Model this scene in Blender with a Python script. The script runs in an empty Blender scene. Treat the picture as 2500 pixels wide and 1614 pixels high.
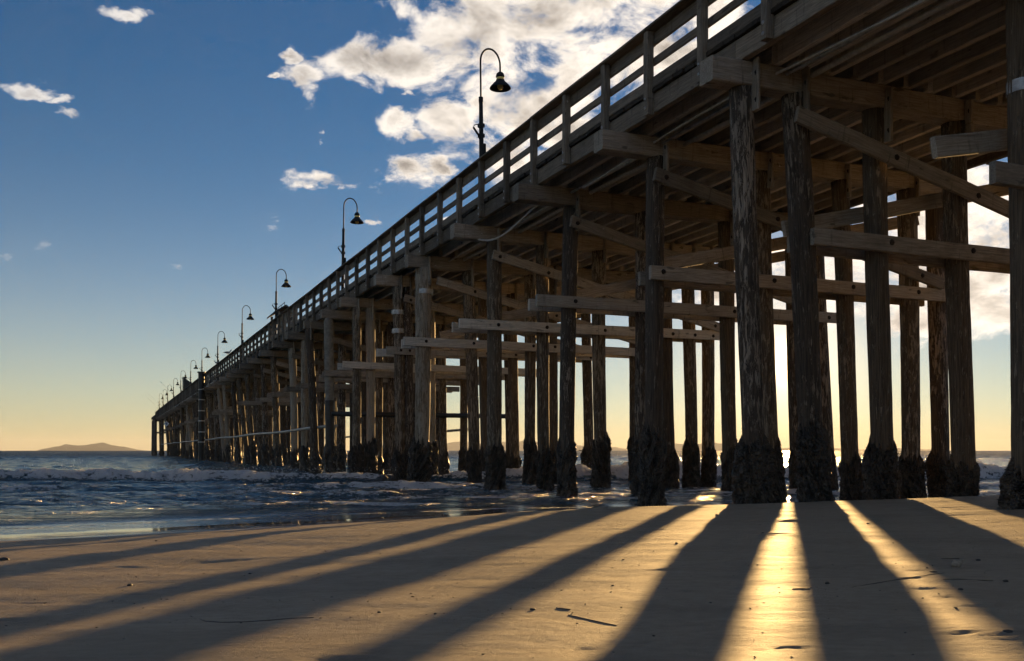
import bpy, math, random
import numpy as np
from mathutils import Vector, Matrix
R = math.radians
rng = random.Random(7)
nrng = np.random.default_rng(11)
sc = bpy.context.scene

# ------------------------------------------------------------------ camera
F, CX, HY = 2400.0, 1250.0, 1099.0          # photo pixels: focal length, centre column, horizon row
CAM_Z = 1.1                                 # camera above still water
cam = bpy.data.cameras.new('camera')
camo = bpy.data.objects.new('camera', cam)
sc.collection.objects.link(camo)
camo.location = (0, 0, CAM_Z)
camo.rotation_euler = (R(90), 0, 0)
cam.sensor_width = 36
cam.lens = F / 2500 * 36
cam.shift_y = (HY - 807) / 2500
cam.clip_start = 0.1
cam.clip_end = 90000
sc.camera = camo

# ------------------------------------------------------------------ light
SUN = Vector((1920 - CX, F, HY - 886)).normalized()
SUN_EL = math.asin(SUN.z)
SUN_AZ = math.atan2(SUN.x, SUN.y)
EXPOSURE = 0.85
SKY_STRENGTH = 0.065
SUN_STRENGTH = 5.0
sl = bpy.data.lights.new('sun', 'SUN')
sl.energy = SUN_STRENGTH
sl.angle = R(0.53)
sl.color = (1.0, 0.60, 0.22)
so = bpy.data.objects.new('sun', sl)
sc.collection.objects.link(so)
so.rotation_euler = SUN.to_track_quat('Z', 'Y').to_euler()
so.location = (0, 0, 60)

sc.view_settings.view_transform = 'Standard'
sc.view_settings.look = 'None'
sc.view_settings.exposure = EXPOSURE
sc.view_settings.gamma = 1
sc.view_settings.use_curve_mapping = False
sc.cycles.use_denoising = True
sc.cycles.max_bounces = 5
sc.cycles.diffuse_bounces = 3
sc.cycles.glossy_bounces = 3
sc.cycles.use_adaptive_sampling = True
sc.cycles.adaptive_threshold = 0.03
sc.cycles.adaptive_min_samples = 8
sc.cycles.transmission_bounces = 4
sc.cycles.volume_bounces = 0
sc.cycles.sample_clamp_indirect = 6
sc.cycles.caustics_reflective = False
sc.cycles.caustics_refractive = False


class NT:
    """small helper to write node trees"""
    def __init__(self, tree):
        self.t = tree
        self.n = tree.nodes
        self.n.clear()

    def node(self, kind, **kw):
        x = self.n.new(kind)
        for k, v in kw.items():
            setattr(x, k, v)
        return x

    def put(self, sock, v):
        if hasattr(v, 'is_output'):
            self.t.links.new(v, sock)
        elif isinstance(v, (tuple, list)) and sock.type == 'RGBA' and len(v) == 3:
            sock.default_value = (*v, 1)
        else:
            sock.default_value = v

    def math(self, op, a, b=None, c=None, clamp=False):
        x = self.node('ShaderNodeMath', operation=op, use_clamp=clamp)
        self.put(x.inputs[0], a)
        if b is not None:
            self.put(x.inputs[1], b)
        if c is not None:
            self.put(x.inputs[2], c)
        return x.outputs[0]

    def vmath(self, op, a, b=None, out=0):
        x = self.node('ShaderNodeVectorMath', operation=op)
        self.put(x.inputs[0], a)
        if b is not None:
            self.put(x.inputs[1], b)
        return x.outputs[out]

    def noise(self, vec, scale, detail=4, rough=0.55, dist=0.0, out='Fac'):
        x = self.node('ShaderNodeTexNoise')
        if vec is not None:
            self.put(x.inputs['Vector'], vec)
        x.inputs['Scale'].default_value = scale
        x.inputs['Detail'].default_value = detail
        x.inputs['Roughness'].default_value = rough
        x.inputs['Distortion'].default_value = dist
        return x.outputs[out]

    def smooth(self, v, lo, hi, a=0.0, b=1.0):
        x = self.node('ShaderNodeMapRange', interpolation_type='SMOOTHSTEP')
        self.put(x.inputs[0], v)
        for i, q in enumerate((lo, hi, a, b)):
            self.put(x.inputs[i + 1], q)
        return x.outputs[0]

    def mix(self, f, a, b, blend='MIX'):
        x = self.node('ShaderNodeMix', data_type='RGBA', blend_type=blend)
        self.put(x.inputs[0], f)
        self.put(x.inputs[6], a)
        self.put(x.inputs[7], b)
        return x.outputs[2]

    def bump(self, h, strength, dist, normal=None):
        x = self.node('ShaderNodeBump')
        x.inputs['Strength'].default_value = strength
        x.inputs['Distance'].default_value = dist
        self.put(x.inputs['Height'], h)
        if normal is not None:
            self.put(x.inputs['Normal'], normal)
        return x.outputs[0]

    def sep(self, v):
        x = self.node('ShaderNodeSeparateXYZ')
        self.put(x.inputs[0], v)
        return x.outputs

    def comb(self, a, b, c):
        x = self.node('ShaderNodeCombineXYZ')
        for i, q in enumerate((a, b, c)):
            self.put(x.inputs[i], q)
        return x.outputs[0]


# ------------------------------------------------------------------ sky
world = bpy.data.worlds.new('World')
sc.world = world
world.use_nodes = True
W = NT(world.node_tree)
sky = W.node('ShaderNodeTexSky')
sky.sky_type = 'NISHITA'
sky.sun_disc = False
sky.sun_elevation = SUN_EL
sky.sun_rotation = SUN_AZ
sky.altitude = 0
sky.air_density = 1.0
sky.dust_density = 0.03
sky.ozone_density = 4.6
tc = W.node('ShaderNodeTexCoord')
gdir = tc.outputs['Generated']
dx, dy, dz = W.sep(gdir)
az = W.math('ARCTAN2', dx, dy)
el = W.math('ARCSINE', dz)
ae = W.comb(az, el, 0.0)
warp = W.noise(W.vmath('MULTIPLY', gdir, (1.0, 1.0, 1.6)), 30.0, 4, 0.6, 0.0, 'Color')
ae = W.vmath('ADD', ae, W.vmath('MULTIPLY', W.vmath('SUBTRACT', warp, (0.5, 0.5, 0.5)), (0.050, 0.026, 0.0)))
# cloud banks of this evening: photo column, row, half width, half height, weight
BLOBS = [(890, 150, 105, 46, 1), (985, 150, 130, 58, 1.1), (1090, 85, 95, 90, 1.05), (1190, 50, 150, 85, 1.1), (1330, 20, 150, 60, 1),
         (1470, 15, 70, 45, .9), (1600, 5, 90, 40, .9), (1100, 280, 85, 62, 1.0), (1190, 250, 110, 75, 1.1), (1300, 255, 120, 95, 1.1),
         (1420, 200, 120, 75, 1.1), (1520, 170, 120, 90, 1.0), (1650, 120, 140, 120, 1.0), (1260, 380, 70, 60, .8), (1400, 330, 120, 90, .9), (745, 185, 46, 36, .95), (715, 145, 22, 14, .8),
         (962, 300, 45, 40, .82), (1010, 335, 50, 20, .62), (788, 440, 70, 17, .86), (1003, 407, 50, 27, .86), (1078, 407, 34, 17, .8),
         (777, 321, 14, 10, .8), (781, 355, 18, 11, .8), (82, 222, 40, 12, .82), (140, 243, 34, 11, .6), (173, 275, 30, 14, .82), (305, 28, 44, 16, .66),
         (668, 180, 14, 8, .7), (1010, 228, 20, 13, .75), (1120, 545, 60, 18, .66), (910, 540, 26, 12, .6),
         (2430, 760, 120, 60, 1.0), (2400, 690, 120, 40, .95), (2380, 560, 150, 110, 1.1), (2250, 680, 130, 70, 1.0), (2250, 480, 160, 90, 1.1), (2430, 480, 120, 60, 1.1),
         (2080, 640, 130, 70, 1.0), (2060, 770, 120, 30, .85), (2210, 790, 140, 24, .85), (1900, 660, 120, 60, .95), (1760, 700, 110, 55, .95), (1690, 760, 90, 24, .7),
         (2700, 600, 220, 160, 1.0), (3100, 450, 250, 170, 1.0), (2000, -300, 400, 160, .9), (700, -500, 300, 90, .8), (-600, 300, 200, 50, .8)]
near_blob = None
for cx, cy, rx, ry, wt in BLOBS:
    a0 = math.atan2(cx - CX, F)
    e0 = math.atan2(HY - cy, math.hypot(cx - CX, F))
    sx_, sy_ = F / rx / (0.35 + 0.8 * wt), F / ry / (0.35 + 0.8 * wt)
    x = W.node('ShaderNodeVectorMath', operation='MULTIPLY_ADD')
    W.put(x.inputs[0], ae)
    x.inputs[1].default_value = (sx_, sy_, 0)
    x.inputs[2].default_value = (-a0 * sx_, -e0 * sy_, 0)
    ln = W.vmath('LENGTH', x.outputs[0], out=1)
    near_blob = ln if near_blob is None else W.math('MINIMUM', near_blob, ln)
mask = W.math('MULTIPLY', W.math('POWER', 0.5, W.math('MULTIPLY', near_blob, near_blob)), 1.12)
# unseen broken cloud added overhead and behind to raise the fill light
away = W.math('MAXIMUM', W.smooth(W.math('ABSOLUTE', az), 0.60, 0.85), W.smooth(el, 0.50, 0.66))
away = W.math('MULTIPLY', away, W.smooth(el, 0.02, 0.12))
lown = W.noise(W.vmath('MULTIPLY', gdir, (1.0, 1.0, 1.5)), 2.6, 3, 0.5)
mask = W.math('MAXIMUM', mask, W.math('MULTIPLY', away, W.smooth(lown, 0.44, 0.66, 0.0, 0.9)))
cdir = W.vmath('MULTIPLY', gdir, (1.0, 1.0, 1.7))
n1 = W.noise(cdir, 15.0, 9, 0.61, 0.35)
n1s = W.noise(W.vmath('ADD', cdir, (0.018, -0.002, -0.024)), 15.0, 5, 0.57, 0.35)
n2 = W.noise(W.vmath('ADD', cdir, (3.1, 1.7, 0.4)), 60.0, 6, 0.65)
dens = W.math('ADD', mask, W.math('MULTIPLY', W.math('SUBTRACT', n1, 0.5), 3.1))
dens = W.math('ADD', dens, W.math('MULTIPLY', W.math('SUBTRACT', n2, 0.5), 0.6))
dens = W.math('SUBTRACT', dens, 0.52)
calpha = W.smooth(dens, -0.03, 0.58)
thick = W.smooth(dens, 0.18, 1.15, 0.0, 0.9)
thick = W.math('ADD', thick, W.math('MULTIPLY', W.math('SUBTRACT', n1s, n1), 3.0), clamp=True)
sdot = W.vmath('DOT_PRODUCT', gdir, tuple(SUN), out=1)
sdot = W.math('MAXIMUM', sdot, 0.0)
# circumsolar glow of a hazy evening
aur = W.math('ADD', W.math('MULTIPLY', W.math('POWER', sdot, 60.0), 1.3),
             W.math('ADD', W.math('MULTIPLY', W.math('POWER', sdot, 700.0), 6.0), W.math('MULTIPLY', W.math('POWER', sdot, 9000.0), 30.0)))
skyc = W.vmath('MULTIPLY', sky.outputs[0], (1.0, 1.0, 1.0))
glow = W.vmath('MULTIPLY', W.comb(aur, aur, aur), (1.7, 1.12, 0.5))
skyc = W.vmath('ADD', skyc, glow)
# marine layer: the whole horizon is warm and pale, fading upwards
elp = W.math('MAXIMUM', el, 0.0)
ml = W.math('POWER', 2.718, W.math('MULTIPLY', W.math('POWER', W.math('DIVIDE', elp, R(8.6)), 1.9), -1.0))
skyc = W.vmath('ADD', skyc, W.vmath('MULTIPLY', W.comb(ml, ml, ml), (3.0, 1.95, 0.8)))
ml2 = W.math('POWER', 2.718, W.math('MULTIPLY', W.math('POWER', W.math('DIVIDE', elp, R(14.0)), 2.0), -1.0))
skyc = W.vmath('ADD', skyc, W.vmath('MULTIPLY', W.comb(ml2, ml2, ml2), (0.05, 0.32, 0.42)))
nearsun = W.math('POWER', sdot, 5.0)
cbright = W.vmath('ADD', (5.6, 5.6, 5.7), W.vmath('MULTIPLY', W.comb(nearsun, nearsun, nearsun), (6.5, 5.0, 3.2)))
cdark = W.vmath('ADD', (2.1, 2.1, 2.2), W.vmath('MULTIPLY', W.comb(nearsun, nearsun, nearsun), (1.6, 1.0, 0.35)))
ccol = W.mix(thick, cbright, cdark)
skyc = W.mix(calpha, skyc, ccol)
bg = W.node('ShaderNodeBackground')
W.put(bg.inputs[0], skyc)
bg.inputs[1].default_value = SKY_STRENGTH
world.cycles.sampling_method = 'MANUAL'
world.cycles.sample_map_resolution = 512
wo = W.node('ShaderNodeOutputWorld')
W.t.links.new(bg.outputs[0], wo.inputs[0])


# ------------------------------------------------------------------ materials
def material(name):
    m = bpy.data.materials.new(name)
    m.use_nodes = True
    t = NT(m.node_tree)
    b = t.node('ShaderNodeBsdfPrincipled')
    o = t.node('ShaderNodeOutputMaterial')
    t.t.links.new(b.outputs[0], o.inputs[0])
    return m, t, b


def wood(name, c0, c1, rough=0.8, grain=1.0, stain=0.4):
    """weathered timber, grain along the local x axis"""
    m, t, b = material(name)
    tcn = t.node('ShaderNodeTexCoord')
    oi = t.node('ShaderNodeObjectInfo')
    p = t.vmath('ADD', tcn.outputs['Object'], t.vmath('MULTIPLY', t.comb(oi.outputs['Random'], oi.outputs['Random'], oi.outputs['Random']), (37.0, 91.0, 53.0)))
    g = t.noise(t.vmath('MULTIPLY', p, (0.9, 16.0, 16.0)), 3.0, 6, 0.65, 0.6)
    blot = t.noise(p, 1.6, 5, 0.6)
    knot = t.noise(t.vmath('MULTIPLY', p, (2.2, 6.0, 6.0)), 1.2, 2, 0.5)
    col = t.mix(t.smooth(g, 0.3, 0.72), c0, c1)
    dark = tuple(x * 0.35 for x in c0)
    col = t.mix(t.smooth(blot, 0.5, 0.75, 0, stain), col, dark)
    col = t.mix(t.smooth(knot, 0.66, 0.74, 0, 0.7), col, tuple(x * 0.3 for x in c0))
    drip = t.noise(t.vmath('MULTIPLY', p, (7.0, 2.0, 0.7)), 2.0, 5, 0.65)
    col = t.mix(t.smooth(drip, 0.56, 0.72, 0, 0.55), col, tuple(x * 0.28 for x in c0))
    spot = t.noise(p, 9.0, 3, 0.55)
    col = t.mix(t.smooth(spot, 0.72, 0.75, 0, 0.6), col, (0.66, 0.65, 0.61))
    hs = t.node('ShaderNodeHueSaturation')
    t.put(hs.inputs['Color'], col)
    t.put(hs.inputs['Value'], t.math('ADD', 0.62, t.math('MULTIPLY', oi.outputs['Random'], 0.75)))
    t.put(b.inputs['Base Color'], hs.outputs[0])
    b.inputs['Roughness'].default_value = rough
    b.inputs['Specular IOR Level'].default_value = 0.25
    crack = t.noise(t.vmath('MULTIPLY', p, (0.35, 22.0, 22.0)), 2.0, 3, 0.5, 0.4)
    h = t.math('ADD', g, t.math('MULTIPLY', t.smooth(crack, 0.58, 0.66), -1.4))
    t.put(b.inputs['Normal'], t.bump(h, 0.7 * grain, 0.012))
    return m


def pile_mat(name, c_dark, c_mid, c_pale, pale=0.5):
    """old creosoted pile: black skin flaking off pale wood, grain along local z"""
    m, t, b = material(name)
    tcn = t.node('ShaderNodeTexCoord')
    oi = t.node('ShaderNodeObjectInfo')
    r3 = t.comb(oi.outputs['Random'], oi.outputs['Random'], oi.outputs['Random'])
    p = t.vmath('ADD', tcn.outputs['Object'], t.vmath('MULTIPLY', r3, (37.0, 91.0, 53.0)))
    fl = t.noise(t.vmath('MULTIPLY', p, (11.0, 11.0, 2.0)), 1.7, 9, 0.72, 0.5)
    big = t.noise(t.vmath('MULTIPLY', p, (1.0, 1.0, 0.35)), 1.3, 3, 0.5)
    g = t.noise(t.vmath('MULTIPLY', p, (34.0, 34.0, 1.3)), 1.5, 5, 0.6)
    col = t.mix(t.smooth(g, 0.3, 0.7), c_dark, c_mid)
    thr = t.math('ADD', t.math('SUBTRACT', 0.80 - pale * 0.34, t.math('MULTIPLY', big, 0.28)), t.math('MULTIPLY', oi.outputs['Random'], 0.10))
    f = t.smooth(t.math('SUBTRACT', fl, thr), -0.015, 0.05)
    pc = t.mix(t.smooth(g, 0.35, 0.7), tuple(x * 0.55 for x in c_pale), c_pale)
    col = t.mix(f, col, pc)
    t.put(b.inputs['Base Color'], col)
    b.inputs['Roughness'].default_value = 0.75
    b.inputs['Specular IOR Level'].default_value = 0.35
    h = t.math('ADD', t.math('MULTIPLY', g, 0.6), t.math('MULTIPLY', f, -0.7))
    t.put(b.inputs['Normal'], t.bump(h, 0.9, 0.02))
    return m


def plain(name, col, rough=0.6, metal=0.0, var=0.25, scale=8.0, bump=0.15, spec=0.5):
    m, t, b = material(name)
    tcn = t.node('ShaderNodeTexCoord')
    n = t.noise(tcn.outputs['Object'], scale, 5, 0.6)
    c = t.mix(t.smooth(n, 0.3, 0.7), tuple(x * (1 - var) for x in col), tuple(min(1, x * (1 + var)) for x in col))
    t.put(b.inputs['Base Color'], c)
    b.inputs['Roughness'].default_value = rough
    b.inputs['Metallic'].default_value = metal
    b.inputs['Specular IOR Level'].default_value = spec
    if bump:
        t.put(b.inputs['Normal'], t.bump(n, bump, 0.01))
    return m


M = {}
M['timber'] = wood('weathered_timber', (0.215, 0.185, 0.148), (0.41, 0.36, 0.295))
M['timber_pale'] = wood('pale_lit_timber', (0.40, 0.365, 0.31), (0.66, 0.61, 0.53), stain=0.3)  # pale brace wood; on inner stringers it also paints in light from below
M['timber_rail'] = wood('brown_rail_timber', (0.135, 0.112, 0.086), (0.27, 0.23, 0.182))
M['timber_dark'] = wood('dark_deck_timber', (0.03, 0.024, 0.018), (0.07, 0.055, 0.04))  # plank wood dark with creosote
M['pile'] = pile_mat('creosote_pile', (0.03, 0.023, 0.017), (0.12, 0.09, 0.065), (0.44, 0.36, 0.28), 0.45)
M['pile_brown'] = pile_mat('brown_pile', (0.055, 0.041, 0.028), (0.17, 0.128, 0.086), (0.42, 0.34, 0.25), 0.5)
M['pile_pale'] = pile_mat('bare_wood_pile', (0.16, 0.12, 0.08), (0.30, 0.235, 0.16), (0.48, 0.41, 0.32), 0.9)
M['pile_grey'] = plain('grey_concrete_pile', (0.20, 0.19, 0.165), 0.7, 0, 0.3, 5.0)
M['pile_jacket'] = plain('black_pile_jacket', (0.02, 0.019, 0.018), 0.45, 0, 0.4, 6.0)
M['steel'] = plain('galvanised_steel', (0.42, 0.42, 0.42), 0.45, 0.7, 0.3, 9.0)
M['rust'] = plain('rusty_bolt', (0.035, 0.024, 0.018), 0.8, 0.2, 0.4, 30.0)
M['lamp'] = plain('dark_lamp_paint', (0.022, 0.024, 0.026), 0.6, 0.0, 0.2, 20.0, 0.05, 0.25)
M['pipe'] = plain('pale_pipe', (0.36, 0.35, 0.32), 0.45, 0.2, 0.35, 5.0)
M['cable'] = plain('grey_conduit', (0.45, 0.44, 0.42), 0.5, 0.0, 0.2, 12.0)
M['rock'] = plain('wet_rock', (0.03, 0.026, 0.021), 0.45, 0, 0.5, 7.0, 0.6)
M['panel'] = plain('grey_painted_panel', (0.06, 0.055, 0.047), 0.6, 0, 0.2, 3.0)
M['sign'] = plain('white_sign', (0.75, 0.76, 0.78), 0.4, 0, 0.06, 3.0, 0.0)
M['sign_blue'] = plain('blue_grey_mark', (0.18, 0.25, 0.38), 0.4, 0, 0.06, 3.0, 0.0)
M['hill'] = plain('island_scrub', (0.075, 0.075, 0.065), 0.95, 0, 0.35, 0.002, 0.0, 0.1)
M['kelp'] = plain('dried_kelp', (0.075, 0.055, 0.035), 0.55, 0, 0.4, 40.0)
M['pebble'] = plain('dark_pebble', (0.05, 0.045, 0.04), 0.6, 0, 0.4, 40.0)
M['shell'] = plain('pale_shell', (0.30, 0.25, 0.19), 0.5, 0, 0.3, 60.0)
M['gull_white'] = plain('gull_white', (0.55, 0.53, 0.5), 0.7, 0, 0.15, 30.0)
M['gull_grey'] = plain('gull_grey', (0.17, 0.17, 0.18), 0.7, 0, 0.15, 30.0)
M['gull_beak'] = plain('gull_beak', (0.5, 0.33, 0.06), 0.5, 0, 0.1, 30.0)
M['skin'] = plain('skin', (0.32, 0.2, 0.14), 0.6, 0, 0.08, 12.0)
M['hair'] = plain('dark_hair', (0.02, 0.015, 0.012), 0.6, 0, 0.2, 30.0)
M['purple'] = plain('purple_cloth', (0.22, 0.18, 0.38), 0.85, 0, 0.12, 12.0)
M['navy'] = plain('navy_cloth', (0.03, 0.035, 0.06), 0.85, 0, 0.15, 12.0)
M['jeans'] = plain('denim', (0.05, 0.065, 0.1), 0.85, 0, 0.15, 12.0)
M['hull'] = plain('boat_hull', (0.12, 0.13, 0.15), 0.5, 0, 0.15, 0.5)
M['cabin'] = plain('boat_cabin', (0.5, 0.5, 0.48), 0.5, 0, 0.1, 0.5)
M['glass'] = plain('amber_lamp_glass', (1.6, 1.0, 0.35), 0.2, 0, 0.1, 8.0, 0.0)
M['roof'] = plain('dark_roofing', (0.05, 0.045, 0.045), 0.8, 0, 0.2, 6.0)

# mussel crust
m, t, b = material('mussel_crust')
tcn = t.node('ShaderNodeTexCoord')
vo = t.node('ShaderNodeTexVoronoi')
t.put(vo.inputs['Vector'], tcn.outputs['Object'])
vo.inputs['Scale'].default_value = 26.0
nn = t.noise(tcn.outputs['Object'], 5.0, 5, 0.6)
cc = t.mix(t.smooth(nn, 0.35, 0.7), (0.014, 0.012, 0.010), (0.085, 0.065, 0.045))
cc = t.mix(t.smooth(vo.outputs['Distance'], 0.0, 0.35, 0.35, 0.0), cc, (0.12, 0.10, 0.075))
t.put(b.inputs['Base Color'], cc)
b.inputs['Roughness'].default_value = 0.42
t.put(b.inputs['Normal'], t.bump(t.math('ADD', vo.outputs['Distance'], nn), 0.9, 0.03))
M['crust'] = m

# sand: dry grains above, dark mirror-wet towards the water (wetness is how high the swash ran)
m, t, b = material('beach_sand')
geo = t.node('ShaderNodeNewGeometry')
pos = geo.outputs['Position']
at = t.node('ShaderNodeAttribute', attribute_name='wet')
wet = at.outputs['Fac']
n_f = t.noise(pos, 230.0, 3, 0.75)
n_m = t.noise(t.vmath('MULTIPLY', pos, (1.0, 1.7, 1.0)), 9.0, 6, 0.65)
n_b = t.noise(t.vmath('MULTIPLY', pos, (0.6, 1.6, 1.0)), 1.1, 4, 0.5)
c = t.mix(t.smooth(n_m, 0.3, 0.7), (0.235, 0.18, 0.12), (0.34, 0.27, 0.185))
c = t.mix(t.smooth(n_f, 0.35, 0.7, 0, 0.6), c, (0.40, 0.34, 0.26))
c = t.mix(t.smooth(n_f, 0.30, 0.36, 0.55, 0.0), c, (0.09, 0.075, 0.06))
c = t.mix(t.smooth(n_b, 0.42, 0.7, 0, 0.35), c, (0.16, 0.13, 0.095))
c = t.mix(wet, c, (0.065, 0.05, 0.036))
t.put(b.inputs['Base Color'], c)
t.put(b.inputs['Roughness'], t.math('ADD', t.math('MULTIPLY', wet, -0.62), t.math('ADD', 0.64, t.math('MULTIPLY', n_b, 0.12))))
b.inputs['Specular IOR Level'].default_value = 0.32
dryf = t.math('SUBTRACT', 1.0, t.smooth(wet, 0.3, 0.95))
hh = t.math('ADD', t.math('MULTIPLY', n_f, 0.30), t.math('MULTIPLY', n_m, 1.0))
hh = t.math('MULTIPLY', hh, dryf)
t.put(b.inputs['Normal'], t.bump(hh, 0.75, 0.022))
M['sand'] = m

# sea water with foam
m, t, b = material('sea_water')
geo = t.node('ShaderNodeNewGeometry')
pos = geo.outputs['Position']
fo = t.node('ShaderNodeAttribute', attribute_name='foam').outputs['Fac']
n1 = t.noise(t.vmath('MULTIPLY', pos, (0.55, 1.2, 1.0)), 1.5, 6, 0.62, 0.3)
n2 = t.noise(t.vmath('MULTIPLY', pos, (0.7, 1.0, 1.0)), 9.0, 5, 0.65, 0.8)
n3 = t.noise(pos, 22.0, 4, 0.6)
lace = t.math('ADD', t.math('MULTIPLY', n2, 0.7), t.math('MULTIPLY', n1, 0.3))
ff = t.smooth(t.math('ADD', t.math('SUBTRACT', fo, 1.0), t.math('MULTIPLY', t.math('SUBTRACT', lace, 0.5), 2.6)), -0.42, -0.12)
wc = t.mix(t.smooth(fo, 0.1, 0.8), (0.022, 0.066, 0.10), (0.06, 0.10, 0.115))
t.put(b.inputs['Base Color'], t.mix(ff, wc, (0.93, 0.95, 0.97)))
chop = t.smooth(t.vmath('LENGTH', pos, out=1), 40.0, 260.0, 0.0, 0.42)     # waves too fine for the mesh far out
t.put(b.inputs['Roughness'], t.math('ADD', t.math('ADD', 0.09, chop), t.math('MULTIPLY', ff, 0.5)))
b.inputs['IOR'].default_value = 1.333
calm = t.node('ShaderNodeAttribute', attribute_name='calm').outputs['Fac']
n0 = t.noise(t.vmath('MULTIPLY', pos, (0.5, 1.2, 1.0)), 0.35, 4, 0.6)
hgt = t.math('ADD', t.math('MULTIPLY', n1, 1.0), t.math('ADD', t.math('MULTIPLY', n3, 0.12), t.math('MULTIPLY', n0, 2.2)))
hgt = t.math('MULTIPLY', hgt, t.math('SUBTRACT', 1.0, t.math('MULTIPLY', calm, 0.93)))
hgt = t.math('ADD', hgt, t.math('MULTIPLY', ff, t.math('ADD', t.math('MULTIPLY', n3, 0.35), t.math('MULTIPLY', n2, 0.9))))
t.put(b.inputs['Normal'], t.bump(hgt, 1.0, 0.5))
t.put(b.inputs['Subsurface Weight'], t.math('MULTIPLY', ff, 0.95))
b.inputs['Subsurface Radius'].default_value = (1.0, 1.0, 1.0)
b.inputs['Subsurface Scale'].default_value = 0.35
tl = t.node('ShaderNodeBsdfTranslucent')
tl.inputs['Color'].default_value = (0.8, 0.86, 0.95, 1)
mx = t.node('ShaderNodeMixShader')
t.put(mx.inputs[0], t.math('MULTIPLY', ff, 0.25))
t.t.links.new(b.outputs[0], mx.inputs[1])
t.t.links.new(tl.outputs[0], mx.inputs[2])
outn = [n for n in t.n if n.type == 'OUTPUT_MATERIAL'][0]
t.t.links.new(mx.outputs[0], outn.inputs[0])
M['sea'] = m
M['spray'] = plain('white_spray', (0.8, 0.8, 0.8), 0.5, 0, 0.05, 3.0, 0.0)


# ------------------------------------------------------------------ helpers
col = sc.collection
WM = {}


def link(name, me, parent=None, matrix=None):
    o = bpy.data.objects.new(name, me)
    col.objects.link(o)
    mw = matrix if matrix is not None else Matrix.Identity(4)
    WM[o] = mw
    if parent is not None:
        o.parent = parent
        o.matrix_basis = WM[parent].inverted() @ mw
    else:
        o.matrix_basis = mw
    return o


def tag(o, label=None, cat=None, group=None, kind=None):
    for k, v in (('label', label), ('category', cat), ('group', group), ('kind', kind)):
        if v:
            o[k] = v
    return o


def mesh(name, verts, faces, mat, smooth=False):
    me = bpy.data.meshes.new(name)
    me.from_pydata([tuple(v) for v in verts], [], [tuple(f) for f in faces])
    me.materials.append(mat)
    if smooth:
        me.polygons.foreach_set('use_smooth', [True] * len(me.polygons))
    me.update()
    return me


def grid_mesh(name, P, mat, smooth=True, attrs=None):
    """P: rows x cols x 3 numpy array"""
    r, c, _ = P.shape
    me = bpy.data.meshes.new(name)
    n = r * c
    idx = np.arange(n).reshape(r, c)
    q = np.stack([idx[:-1, :-1], idx[:-1, 1:], idx[1:, 1:], idx[1:, :-1]], -1).reshape(-1, 4)
    me.vertices.add(n)
    me.vertices.foreach_set('co', P.reshape(-1).astype(np.float32))
    me.loops.add(q.size)
    me.loops.foreach_set('vertex_index', q.reshape(-1).astype(np.int32))
    me.polygons.add(len(q))
    me.polygons.foreach_set('loop_start', np.arange(0, q.size, 4, dtype=np.int32))
    me.polygons.foreach_set('loop_total', np.full(len(q), 4, dtype=np.int32))
    me.update(calc_edges=True)
    if smooth:
        me.polygons.foreach_set('use_smooth', np.ones(len(q), dtype=bool))
    for k, a in (attrs or {}).items():
        at_ = me.attributes.new(k, 'FLOAT', 'POINT')
        at_.data.foreach_set('value', a.reshape(-1).astype(np.float32))
    me.materials.append(mat)
    me.validate()
    return me


def perlin(x, y, seed=0):
    r = np.random.default_rng(seed)
    perm = r.permutation(512)
    perm = np.concatenate([perm, perm, perm])
    ang = r.uniform(0, 2 * np.pi, 512)
    gx, gy = np.cos(ang), np.sin(ang)
    xi = np.floor(x).astype(np.int64)
    yi = np.floor(y).astype(np.int64)
    xf, yf = x - xi, y - yi
    u = xf * xf * xf * (xf * (xf * 6 - 15) + 10)
    v = yf * yf * yf * (yf * (yf * 6 - 15) + 10)

    def gr(ix, iy, fx, fy):
        h = perm[(perm[ix & 511] + iy) & 511]
        return gx[h] * fx + gy[h] * fy
    a = gr(xi, yi, xf, yf)
    b_ = gr(xi + 1, yi, xf - 1, yf)
    c_ = gr(xi, yi + 1, xf, yf - 1)
    d_ = gr(xi + 1, yi + 1, xf - 1, yf - 1)
    return (a * (1 - u) + b_ * u) * (1 - v) + (c_ * (1 - u) + d_ * u) * v


def fbm(x, y, seed=0, octv=4, gain=0.5):
    s = np.zeros_like(x)
    a = 1.0
    for i in range(octv):
        s += a * perlin(x * 2 ** i, y * 2 ** i, seed + i)
        a *= gain
    return s


def sstep(a, b, x):
    tt = np.clip((x - a) / (b - a), 0, 1)
    return tt * tt * (3 - 2 * tt)


_tc = {}


def timber(L, w, h, mat, seg=4, variant=0, ch=0.012, wob=0.006):
    """sawn beam along x (0..L), w across y, h up z, worn chamfered edges; cached"""
    key = (round(L, 2), w, h, mat, seg, variant)
    if key in _tc:
        return _tc[key]
    r = random.Random(hash((round(L, 2), w, h, seg, variant)) & 0xffff)
    a, b2 = w / 2, h / 2
    prof = [(-a + ch, -b2), (a - ch, -b2), (a, -b2 + ch), (a, b2 - ch), (a - ch, b2), (-a + ch, b2), (-a, b2 - ch), (-a, -b2 + ch)]
    vs, fs = [], []
    for i in range(seg + 1):
        oy, oz = r.uniform(-wob, wob), r.uniform(-wob, wob)
        ex = r.uniform(-.006, .006)
        for (y, z) in prof:
            vs.append((L * i / seg + ex, y + oy + r.uniform(-.0025, .0025), z + oz + r.uniform(-.0025, .0025)))
    for i in range(seg):
        for k in range(8):
            k2 = (k + 1) % 8
            fs.append((i * 8 + k, i * 8 + k2, (i + 1) * 8 + k2, (i + 1) * 8 + k))
    fs.append(tuple(range(7, -1, -1)))
    fs.append(tuple(seg * 8 + k for k in range(8)))
    me = mesh('timber', vs, fs, M[mat])
    _tc[key] = me
    return me


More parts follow.
